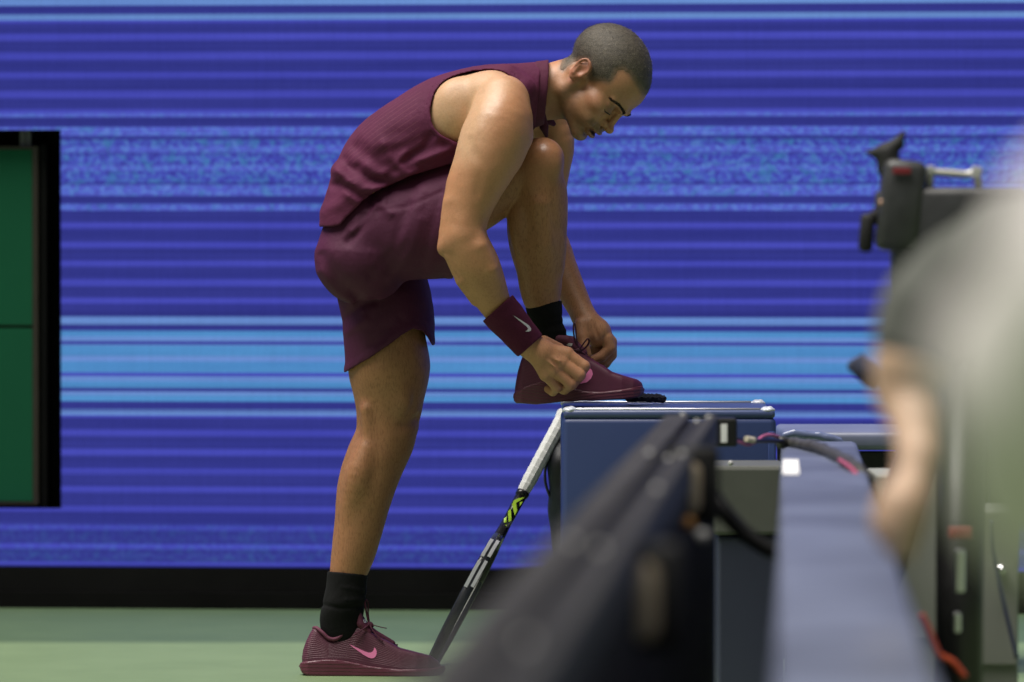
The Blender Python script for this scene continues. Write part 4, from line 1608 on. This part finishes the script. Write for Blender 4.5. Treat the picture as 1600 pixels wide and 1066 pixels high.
def hoop_patch(name, u0, u1, n0, n1, mat, side=1):
    bm = bmesh.new()
    va, vb = [], []
    for u in np.linspace(u0, u1, 7):
        u *= side
        out = (A * (-aW * math.cos(u)) + Wv * (aT * math.sin(u)))
        out = out / np.linalg.norm(out)
        p = R(cT - aT * math.cos(u), aW * math.sin(u)) + out * .0052
        va.append((bm.verts.new(p + Nv * n0), bm.verts.new(p + Nv * n1)))
        vb.append((bm.verts.new(p + out * .0012 + Nv * n0), bm.verts.new(p + out * .0012 + Nv * n1)))
    for i in range(6):
        bm.faces.new((vb[i][0], vb[i + 1][0], vb[i + 1][1], vb[i][1]))
        bm.faces.new((va[i][0], va[i][1], va[i + 1][1], va[i + 1][0]))
        for q in (0, 1):
            bm.faces.new((va[i][q], va[i + 1][q], vb[i + 1][q], vb[i][q]))
    for i in (0, 6):
        bm.faces.new((va[i][0], vb[i][0], vb[i][1], va[i][1]))
    bm_obj(name, bm, mat, rk)


for u0, u1 in ((-.70, -1.10), (-1.18, -1.60)):
    hoop_patch('white_block', u0, u1, -.0105, -.0030, FWHITE)
    hoop_patch('white_block', u0 - .04, u1 - .04, .0028, .0105, FWHITE)

# ------------------------------------------------------------------ blurred foreground: barrier, track, cables
def run(bm, d0, d1, xl, xr, z0, z1, bev=.006):
    """long bar running away from the lens; xl/xr: (x at d0, x at d1)"""
    v = []
    for d, i in ((d0, 0), (d1, 1)):
        for x in (xl[i], xr[i]):
            for z in (z0, z1):
                v.append(bm.verts.new((x, d - D0, z)))
    a = v
    fs = [(0, 1, 3, 2), (4, 6, 7, 5), (0, 2, 6, 4), (1, 5, 7, 3), (0, 4, 5, 1), (2, 3, 7, 6)]
    ff = [bm.faces.new([a[i] for i in f]) for f in fs]
    if bev:
        es = list({e for f in ff for e in f.edges})
        bmesh.ops.bevel(bm, geom=es, offset=bev, segments=2, profile=.5, affect='EDGES')


bar = empty('padded_barrier', (.5, -3, 0), 'blue padded barrier with a flat top running from the lens towards the box', 'barrier')
VINYL = plain('blue_vinyl', (.125, .143, .205), .45, spec=.35, var=.38, scale=2.2, bump=.0006)  # strong mottling imitates soft reflections on the pad
VINYL2 = plain('dark_blue_vinyl', (.028, .033, .06), .5, var=.1, scale=3)
bl = lambda d: (.0484 * d - .013)
br = lambda d: (.553 + .158) + (d - 11.7) * (.711 - .422) / 6.1
bm = bmesh.new()
run(bm, 4.2, 11.7, (bl(4.2), bl(11.7)), (br(4.2), br(11.7)), .50, .545, .012)
bm_obj('top_pad', bm, VINYL, bar, True)
bm = bmesh.new()
run(bm, 4.25, 11.66, (bl(4.2) + .01, bl(11.7) + .01), (br(4.2) - .01, br(11.7) - .01), 0, .499, .004)
bm_obj('wall_panel', bm, VINYL2, bar)
p = Q(1236, 731, 10.45)
bm = bmesh.new()
Mz = Matrix.Rotation(-.048, 3, 'Z')
box(bm, (p[0], p[1], .5465), (.030, .62, .0018), .0006, Mz)
bm_obj('white_tape', bm, plain('white_tape', (.85, .85, .85), .6), bar)

tr = empty('camera_track', (.1, -4, 0), 'black camera track with steel bolts running beside the blue padded barrier', 'track')
RAIL = plain('black_rail', (.020, .020, .020), .6, var=.3, scale=8, spec=.12)
RAIL2 = plain('grey_rail', (.045, .044, .042), .6, var=.3, scale=8, spec=.15)
SKIRT = plain('black_cloth', (.045, .045, .047), .9, spec=.1, var=.3, scale=5)
tl = lambda d: .0595 * d - .3069
for nm, o0, o1_, z0, z1, mt in (('side_rail', -.022, .020, .5995, .6535, RAIL2), ('track_bed', .0205, .049, .5995, .6427, RAIL), ('side_rail', .0495, .070, .5995, .6535, RAIL2), ('skirt', .004, .066, .0, .599, SKIRT)):
    bm = bmesh.new()
    run(bm, 3.6, 10.125, (tl(3.6) + o0, tl(10.125) + o0), (tl(3.6) + o1_, tl(10.125) + o1_), z0, z1, .003)
    bm_obj(nm, bm, mt, tr)
BOLT = plain('bolt_pale', (.42, .42, .41), .4, var=.05)  # pale matte colour stands in for glints on the bolt heads
for d, off in ((11.2, .011), (11.15, .04), (11.05, .066), (9.35, .011), (9.3, .066), (9.42, .04), (6.75, .011), (6.62, .05), (5.3, .04), (8.1, .066)):
    d, off = d * .9, off * .9
    bm = bmesh.new()
    bmesh.ops.create_uvsphere(bm, u_segments=10, v_segments=6, radius=.0052, matrix=Matrix.Translation((tl(d) + off, d - D0, .6545 if abs(off - .036) > .001 else .6437)))
    bm_obj('bolt', bm, BOLT, tr, True)
BRASS = plain('beige_pad', (.46, .38, .28), .5, var=.1)
for px, py, d, w_, h_ in ((1079, 762, 8.5, .032, .079), (1000, 940, 6.45, .041, .09)):
    p = Q(px, py, d)
    bm = bmesh.new()
    box(bm, tuple(p), (w_, .02, h_), .014, seg=3)
    bm_obj('roller_pad', bm, BRASS, tr, True)
    bm = bmesh.new()
    box(bm, (p[0] + .006, p[1] + .045, p[2] + .002), (w_ + .045, .04, h_ + .035), .01)
    bm_obj('bracket', bm, RAIL, tr, True)
for px, py, d, c_ in ((1098, 838, 8.1, BOLT), (1076, 818, 8.1, plain('amber_knob', (.45, .22, .05), .4))):
    bm = bmesh.new()
    bmesh.ops.create_uvsphere(bm, u_segments=10, v_segments=6, radius=.010, matrix=Matrix.Translation(Q(px, py, d)))
    bm_obj('knob', bm, c_, tr, True)

DBLK = plain('black_plastic', (.008, .008, .008), .4, var=.3)
jb = empty('junction_box', tuple(Q(1130, 676, 11.1)), 'small black junction box with a white label at the end of the track', 'junction box')
c_ = Q(1129, 675, 11.1)
bm = bmesh.new()
box(bm, tuple(c_), (.056, .06, .056), .005)
box(bm, (c_[0] - .035, c_[1] - .01, c_[2] + .006), (.05, .03, .02), .004)
bm_obj('case', bm, DBLK, jb)
bm = bmesh.new()
box(bm, (c_[0] + .002, c_[1] - .0312, c_[2] - .002), (.0125, .0015, .036), .0005)
bm_obj('label', bm, plain('label_white', (.8, .8, .8), .6), jb)


def cable(name, pts, r, mat, label=None, n=6, wobble=0.0):
    bm = bmesh.new()
    sp_ = spline([Q(*p) for p in pts], n)
    rad = [r * (1 + wobble * math.sin(i * 2.1) * math.cos(i * .9)) for i in range(len(sp_))]
    tube(bm, sp_, rad, 8)
    o = bm_obj(name, bm, mat, None, True)
    if label:
        tag(o, label, 'cable')
    return o


cable('cable', [(1148, 688, 11.1), (1158, 692, 11.15), (1170, 695, 11.2), (1182, 690, 11.25), (1193, 682, 11.3), (1206, 680, 11.35), (1222, 685, 11.45)], .0034, plain('pink_cable', (.50, .13, .24), .4),
      'thin pink cable running from the junction box onto the barrier')
cable('cable', [(1150, 687, 11.14), (1172, 689, 11.2), (1195, 689, 11.3), (1225, 690, 11.4)], .0045, DBLK, 'thin black cable beside the pink one leaving the junction box')
bm = bmesh.new()
tube(bm, [Q(1166, 686, 11.12), Q(1178, 688, 11.14)], .006, 8)
tag(bm_obj('cable_connector', bm, plain('cream_plastic', (.7, .64, .5), .5)), 'small cream plastic connector on the pink cable', 'connector')
cable('cable_bundle', [(1216, 691, 11.4), (1240, 693, 11.4), (1268, 697, 11.2), (1290, 704, 11.0), (1312, 714, 10.7), (1334, 726, 10.4), (1350, 745, 10.3), (1358, 768, 10.3), (1362, 805, 10.3), (1366, 860, 10.3)], .0115,
      plain('grey_tape', (.05, .05, .048), .5, var=.5, scale=30), 'thick taped bundle of black cables bent over the end of the barrier', wobble=.2)
cable('cable', [(1312, 719, 10.55), (1328, 730, 10.3), (1340, 744, 10.2), (1346, 764, 10.2), (1349, 800, 10.2)], .0042, plain('red_cable', (.42, .09, .15), .4), 'red cable hanging beside the taped bundle')
cable('cable', [(1085, 700, 9.3), (1096, 740, 9.25), (1125, 790, 9.2), (1160, 830, 9.2), (1200, 858, 9.2), (1230, 866, 9.2)], .014, DBLK, 'thick black cable sagging between the track and the barrier')

# things standing at the end of the barrier
CASEG = plain('grey_case', (.10, .105, .09), .5, var=.12, scale=6)
PANEL = plain('grey_panel', (.27, .28, .25), .6, var=.08, scale=4)
lc = empty('equipment_case', (.45, -1, 0), 'low grey equipment case between the camera track and the blue barrier', 'case')
c_ = Q(1172, 727, 11.5)
bm = bmesh.new()
box(bm, (c_[0], c_[1] + .1, c_[2] - .07), (.15, .28, .14), .008)
bm_obj('body', bm, CASEG, lc)
bm = bmesh.new()
box(bm, (c_[0], c_[1] + .1, (c_[2] - .142) / 2), (.13, .26, c_[2] - .142), .006)
bm_obj('stand', bm, VINYL2, lc)
bm = bmesh.new()
bmesh.ops.create_uvsphere(bm, u_segments=10, v_segments=6, radius=.0055, matrix=Matrix.Translation(Q(1142, 724, 11.42)))
bm_obj('stud', bm, BOLT, lc, True)

bench = empty('equipment_table', (.8, .2, 0), 'grey-blue equipment table beyond the end of the padded barrier', 'table')
SLATE = plain('slate_top', (.16, .18, .27), .4, var=.1, scale=6)
p0 = Q(1226, 674, 12.55)
bm = bmesh.new()
box(bm, (p0[0] + .25, p0[1] + .2, p0[2] - .02), (.5, .5, .04), .012, seg=3)
bm_obj('table_top', bm, SLATE, bench, True)
for xx in (.02, .47):
    for yy in (0, .4):
        bm = bmesh.new()
        box(bm, (p0[0] + xx, p0[1] + yy, (p0[2] - .04) / 2), (.035, .035, p0[2] - .042), .003)
        bm_obj('leg', bm, DBLK, bench)
bm = bmesh.new()
box(bm, (p0[0] + .3, p0[1] + .02, p0[2] - .075), (.34, .012, .06), .003)
bm_obj('apron', bm, DBLK, bench)
s = Shape()
s.chain([(1226, 680, 12.0 - D0, 6), (1240, 677, 12.0 - D0, 6), (1280, 680, 12.0 - D0, 7), (1312, 690, 12.0 - D0, 7), (1322, 706, 12.0 - D0, 6)], .01)
s.post.append(lambda p, d: d + .003 * wob(p, 60))
tag(link('plastic_cover', s.mesh('plastic_cover', .004)[0], plain('blue_film', (.14, .17, .30), .12, var=.2, scale=30)), 'crumpled shiny blue plastic cover at the far end of the padded barrier', 'cover')

for i, (x0, x1, y0, y1, d, lb) in enumerate(((1369, 1474, 742, 1000, 11.2, 'pale grey cabinet beside the barrier end, below the bare elbow'), (1520, 1592, 800, 1042, 10.6, 'tall grey cabinet with a round knob at the right edge'))):
    a_, b_ = Q(x0, y1, d), Q(x1, y0, d)
    cb = empty('cabinet', (float(a_[0]), d - D0, 0), lb, 'cabinet')
    bm = bmesh.new()
    box(bm, ((a_[0] + b_[0]) / 2, d - D0 + .15, b_[2] / 2 + .001), (b_[0] - a_[0], .3, b_[2] - .002), .005)
    bm_obj('body', bm, PANEL, cb)
    bm = bmesh.new()
    box(bm, ((a_[0] + b_[0]) / 2, d - D0 - .004, (b_[2] + a_[2]) / 2), (b_[0] - a_[0] - .006, .008, b_[2] - a_[2] - .006), .002)
    bm_obj('door', bm, PANEL, cb)
    if i:
        bm = bmesh.new()
        tube(bm, [Q(1565, 892, d - .01), Q(1565, 892, d - .03)], .009, 14)
        bm_obj('knob', bm, STEEL, cb, True)
cable('cable', [(1548, 815, 10.5), (1550, 850, 10.5), (1556, 885, 10.5), (1566, 930, 10.5), (1578, 980, 10.5), (1590, 1030, 10.5)], .004, plain('blue_cable', (.08, .09, .16), .4), 'thin dark blue cable hanging in front of the tall grey cabinet')
cable('cable', [(1440, 960, 9.6), (1452, 985, 9.6), (1460, 1005, 9.6), (1470, 1025, 9.6), (1490, 1036, 9.6), (1510, 1060, 9.6)], .006, plain('orange_cable', (.40, .06, .02), .45), 'orange cable curling on the dark base of the tripod')

# broadcast camera on its tripod
cm = empty('broadcast_camera', tuple(Q(1420, 320, 10.2)), 'black broadcast camera with a flared viewfinder hood on a tripod', 'camera')
dC = 10.2
GRIPM = plain('black_rubber', (.007, .007, .007), .7, var=.3)
BODYM = plain('dark_grey_camera', (.035, .036, .038), .45, var=.2)
s = Shape()
s.chain([(1355, 238, dC - D0, 3.5), (1385, 243, dC - D0, 13), (1412, 208, dC - D0, 4)], .012)
s.chain([(1372, 237, dC - D0, 7), (1404, 226, dC - D0, 9)], .01)
s.chain([(1386, 240, dC - D0, 17), (1390, 262, dC - D0, 20)], .01)
s.chain([(1386, 240, dC - D0 + .02, 17), (1390, 262, dC - D0 + .02, 20)], .01)
link('viewfinder_hood', s.mesh('viewfinder_hood', .003)[0], GRIPM, cm)
bm = bmesh.new()
c_ = Q(1407, 322, dC)
box(bm, (c_[0], c_[1], c_[2]), (.078, .09, .165), .016, Matrix.Rotation(.10, 3, 'Y'))
bm_obj('viewfinder', bm, BODYM, cm, True)
c_ = Q(1500, 380, dC)
bm = bmesh.new()
box(bm, (c_[0], c_[1] + .03, c_[2]), (.24, .14, .20), .015)
bm_obj('body', bm, BODYM, cm, True)
bm = bmesh.new()
c_ = Q(1409, 267, dC - .05)
box(bm, tuple(c_), (.032, .004, .011), .001)
bm_obj('red_label', bm, plain('red_label', (.22, .015, .025), .5), cm)
bm = bmesh.new()
tube(bm, spline([Q(1452, 300, dC), Q(1455, 272, dC), (Q(1470, 270, dC)), Q(1510, 273, dC), Q(1524, 270, dC), Q(1530, 300, dC)], 5), .007, 8)
bm_obj('carry_handle', bm, plain('handle_alloy', (.5, .5, .46), .4, .6), cm, True)
bm = bmesh.new()
c_ = Q(1525, 270, dC - .02)
box(bm, tuple(c_), (.018, .02, .022), .003, Matrix.Rotation(.3, 3, 'Y'))
bm_obj('handle_clamp', bm, BOLT, cm)
bm = bmesh.new()
c_ = Q(1454, 266, dC - .02)
box(bm, tuple(c_), (.014, .02, .016), .003)
bm_obj('handle_clamp', bm, BOLT, cm)
bm = bmesh.new()
c_ = Q(1354, 364, dC)
box(bm, tuple(c_), (.026, .03, .07), .009, Matrix.Rotation(.08, 3, 'Y'))
box(bm, (c_[0] + .03, c_[1], c_[2] + .03), (.05, .02, .02), .005)
bm_obj('focus_grip', bm, GRIPM, cm, True)
bm = bmesh.new()
tube(bm, [Q(1378, 300, dC), Q(1376, 330, dC), Q(1366, 350, dC)], .012, 8)
bm_obj('bracket_arm', bm, GRIPM, cm, True)
bm = bmesh.new()
tube(bm, [Q(1379, 312, dC - .03), Q(1379, 322, dC - .03)], .006, 8)
bm_obj('knob', bm, plain('tan_knob', (.5, .3, .2), .5), cm, True)
tp = empty('camera_tripod', (.85, dC - D0, 0), 'black tripod with a chrome band carrying the broadcast camera', 'tripod')
zt_ = float(Q(1500, 470, dC)[2])
cx_ = float(Q(1500, 470, dC)[0])
bm = bmesh.new()
tube(bm, [(cx_, dC - D0, zt_), (cx_, dC - D0, zt_ - .12)], .07, 14)
bm_obj('fluid_head', bm, DBLK, tp, True)
for lx, ly in ((-.02, -.25), (.35, .2), (-.22, .35)):
    bm = bmesh.new()
    tube(bm, [(cx_ + lx * .1, dC - D0 + ly * .1, zt_ - .11), (cx_ + lx * .95, dC - D0 + ly * .95, .05)], .042, 8)
    bm_obj('leg', bm, DBLK, tp, True)
    bm = bmesh.new()
    bmesh.ops.create_uvsphere(bm, u_segments=10, v_segments=6, radius=.05, matrix=Matrix.Translation((cx_ + lx, dC - D0 + ly, .05)))
    bm_obj('foot', bm, GRIPM, tp, True)
c_ = Q(1497, 890, dC - .25)
bm = bmesh.new()
box(bm, (c_[0], c_[1] - .045, c_[2]), (.018, .012, .075), .004)
box(bm, (c_[0] - .004, c_[1] - .045, c_[2] - .09), (.012, .012, .035), .003)
bm_obj('chrome_band', bm, STEEL, tp)
bm = bmesh.new()
box(bm, (c_[0], c_[1] - .045, c_[2] + .065), (.04, .014, .02), .004)
bm_obj('red_band', bm, plain('dull_red', (.28, .06, .05), .6), tp)
mic = empty('microphone', tuple(Q(1370, 585, 10.0)), 'grey foam microphone pointing up left beside the operator arm', 'microphone')
bm = bmesh.new()
tube(bm, [Q(1334, 561, 10.0), Q(1336, 564, 10.0), Q(1364, 592, 10.0), Q(1372, 600, 10.0)], [.012, .0195, .0195, .015], 14)
bm_obj('foam_cover', bm, plain('grey_foam', (.045, .05, .085), .95, scale=200, var=.4, bump=.001), mic, True)
bm = bmesh.new()
tube(bm, [Q(1374, 598, 10.0), Q(1420, 645, 10.0), Q(1440, 665, 10.0)], .009, 10)
bm_obj('barrel', bm, DBLK, mic, True)

# ------------------------------------------------------------------ two people in the blurred foreground
def figure(label, sk, clothes, hair_s, tone, cloth_m, leg_m):
    """seated figure from limb chains in metres"""
    b = Shape()
    for ch, k_ in sk:
        for p, q in zip(ch[:-1], ch[1:]):
            b.cone(p[:3], q[:3], p[3], q[3], k_)
    me, v = b.mesh('person', .007)
    m = plain('skin_plain', tone, .5, var=.1, scale=20)
    m.node_tree.nodes['Principled BSDF'].inputs['Subsurface Weight'].default_value = .05
    o = link('person', me, m)
    tag(o, label, 'person')
    for nm, chs, mat, cut in clothes:
        s = Shape()
        for ch, k_ in chs:
            for p, q in zip(ch[:-1], ch[1:]):
                s.cone(p[:3], q[:3], p[3], q[3], k_)
        s.post.append(lambda p, d: d + .003 * wob(p, 24))
        if cut is not None:
            s.post.append(cut)
        link(nm, s.mesh(nm, .007)[0], mat, o)
    s = Shape()
    for c_, R_ in hair_s:
        s.ell(c_, R_, .02)
    s.post.append(lambda p, d: d + .003 * wob(p, 60))
    link('hair', s.mesh('hair', .006)[0], HAIR, o)
    return o


# camera operator: seated, facing the court, elbow over a bare knee
dO = 6.7
q_ = lambda px, py, dd=0.0, r=.05: (*Q(px, py, dO + dd), r)
OLIVE = plain('olive_shirt', (.095, .10, .088), .85, var=.15, scale=12)
DKSH = plain('dark_shorts', (.03, .031, .03), .85, var=.15)
hd = np.array([.86, dO - D0 + .12, 1.36])
figure('camera operator in an olive shirt with a bare elbow and hand above the blue barrier',
       [([q_(1560, 400, .0, .05), q_(1475, 455, -.02, .046), q_(1418, 570, -.03, .037), q_(1408, 615, -.03, .030)], .03),
        ([q_(1408, 612, -.03, .031), q_(1428, 660, -.06, .027), q_(1434, 715, -.10, .022), q_(1424, 760, -.12, .020)], .02),
        ([q_(1424, 760, -.12, .021), q_(1410, 790, -.13, .030), q_(1404, 815, -.13, .033)], .015),
        ([q_(1400, 800, -.14, .012), q_(1389, 825, -.15, .010), q_(1384, 850, -.14, .009)], .004),
        ([q_(1410, 820, -.14, .012), q_(1404, 848, -.15, .010), q_(1402, 868, -.14, .009)], .004),
        ([q_(1424, 818, -.13, .012), q_(1422, 850, -.14, .010), q_(1420, 868, -.13, .009)], .004),
        ([(.85, dO - D0 + .1, .52, .13), (.86, dO - D0 + .1, .8, .14), (.84, dO - D0 + .1, 1.02, .12), (.85, dO - D0 + .1, 1.12, .07), (hd[0] - .01, hd[1], 1.28, .06)], .05),
        ([(hd[0], hd[1], hd[2], .085), (hd[0] - .03, hd[1] - .0, hd[2] - .05, .075)], .03),
        ([(.86, dO - D0 - .0, .50, .10), (.80, dO - D0 + .36, .53, .06), (.80, dO - D0 + .38, .1, .045), (.80, dO - D0 + .46, .035, .035)], .03),
        ([(.98, dO - D0 + .04, .50, .10), (1.0, dO - D0 + .40, .53, .06), (1.0, dO - D0 + .42, .1, .045), (1.0, dO - D0 + .50, .035, .035)], .03),
        ([(.84, dO - D0 + .28, 1.02, .06), (.80, dO - D0 + .36, .80, .045), (.66, dO - D0 + .5, .88, .035), (.60, dO - D0 + .6, .92, .03)], .03)],
       [('shirt', [([q_(1575, 400, .0, .062), q_(1500, 440, -.01, .058), q_(1455, 485, -.02, .054), q_(1432, 530, -.025, .050)], .03),
                   ([(.85, dO - D0 + .1, .50, .155), (.86, dO - D0 + .1, .8, .165), (.84, dO - D0 + .1, 1.02, .14), (.85, dO - D0 + .1, 1.10, .085)], .06),
                   ([q_(1580, 400, .0, .06), (.84, dO - D0 + .05, 1.02, .10), (.84, dO - D0 + .28, 1.02, .075), (.81, dO - D0 + .34, .86, .06)], .05)], OLIVE, None),
        ('shorts', [([(.86, dO - D0, .49, .12), (.80, dO - D0 + .33, .53, .085)], .03), ([(.98, dO - D0 + .04, .49, .12), (1.0, dO - D0 + .37, .53, .085)], .03)], DKSH, None)],
       [(tuple(hd + np.array([.015, 0, .03])), (.095, .085, .095))], (.50, .34, .23), OLIVE, DKSH)
st_ = empty('folding_stool', (.86, dO - D0 + .1, 0), 'folding stool under the camera operator in the olive shirt', 'stool')
bm = bmesh.new()
box(bm, (.86, dO - D0 + .1, .36), (.36, .36, .03), .01)
bm_obj('seat', bm, DBLK, st_)
for a_ in (-.15, .15):
    for b_ in (-.15, .15):
        bm = bmesh.new()
        tube(bm, [(.86 + a_, dO - D0 + .1 + b_, .35), (.86 + a_ * 1.1, dO - D0 + .1 + b_ * 1.1, 0)], .012, 8)
        bm_obj('leg', bm, DBLK, st_, True)

# nearest person: shoulder and upper arm in a pale grey shirt, far out of focus
dN = 3.05
yN = dN - D0
PALE = plain('pale_grey_shirt', (.60, .565, .555), .85, var=.08, scale=10)
hd = np.array([.60, yN - .02, 1.30])
figure('nearest person in a pale grey shirt, a large blur filling the right edge',
       [([(.335, yN, .96, .05), (.308, yN + .06, .91, .045), (.308, yN + .14, .865, .04), (.318, yN + .18, .85, .036)], .03),
        ([(.318, yN + .18, .85, .036), (.42, yN + .24, .86, .03), (.50, yN + .26, .95, .026), (.52, yN + .27, .98, .02)], .02),
        ([(.58, yN, .45, .13), (.58, yN, .75, .13), (.56, yN, .97, .12), (.58, yN - .01, 1.08, .07), (hd[0], hd[1], 1.22, .06)], .05),
        ([(*hd, .085), (hd[0] - .01, hd[1] + .03, hd[2] - .05, .075)], .03),
        ([(.5, yN, .45, .09), (.48, yN + .4, .47, .06), (.48, yN + .42, .08, .045), (.48, yN + .52, .035, .035)], .03),
        ([(.68, yN, .45, .09), (.68, yN + .4, .47, .06), (.68, yN + .42, .08, .045), (.68, yN + .52, .035, .035)], .03),
        ([(.80, yN, .98, .05), (.84, yN - .02, .74, .04), (.72, yN + .2, .60, .03)], .03)],
       [('shirt', [([(.344, yN, .968, .082), (.308, yN + .05, .913, .071), (.315, yN + .12, .868, .064), (.33, yN + .18, .855, .054)], .03),
                   ([(.58, yN, .42, .16), (.58, yN, .75, .165), (.56, yN, .97, .135), (.58, yN - .01, 1.06, .085)], .06),
                   ([(.35, yN, .97, .078), (.58, yN, 1.0, .12), (.80, yN, .97, .08), (.835, yN - .01, .80, .065)], .05)], PALE, None),
        ('trousers', [([(.5, yN, .44, .11), (.48, yN + .4, .47, .075), (.48, yN + .42, .12, .06)], .03), ([(.68, yN, .44, .11), (.68, yN + .4, .47, .075), (.68, yN + .42, .12, .06)], .03)], DKSH, None)],
       [(tuple(hd + np.array([.01, -.02, .03])), (.085, .09, .095))], (.36, .20, .12), PALE, DKSH)
sn = empty('folding_stool', (.58, yN, 0), 'folding stool under the nearest person in the pale grey shirt', 'stool')
bm = bmesh.new()
box(bm, (.58, yN, .30), (.36, .36, .03), .01)
bm_obj('seat', bm, DBLK, sn)
for a_ in (-.15, .15):
    for b_ in (-.15, .15):
        bm = bmesh.new()
        tube(bm, [(.58 + a_, yN + b_, .29), (.58 + a_ * 1.1, yN + b_ * 1.1, 0)], .012, 8)
        bm_obj('leg', bm, DBLK, sn, True)
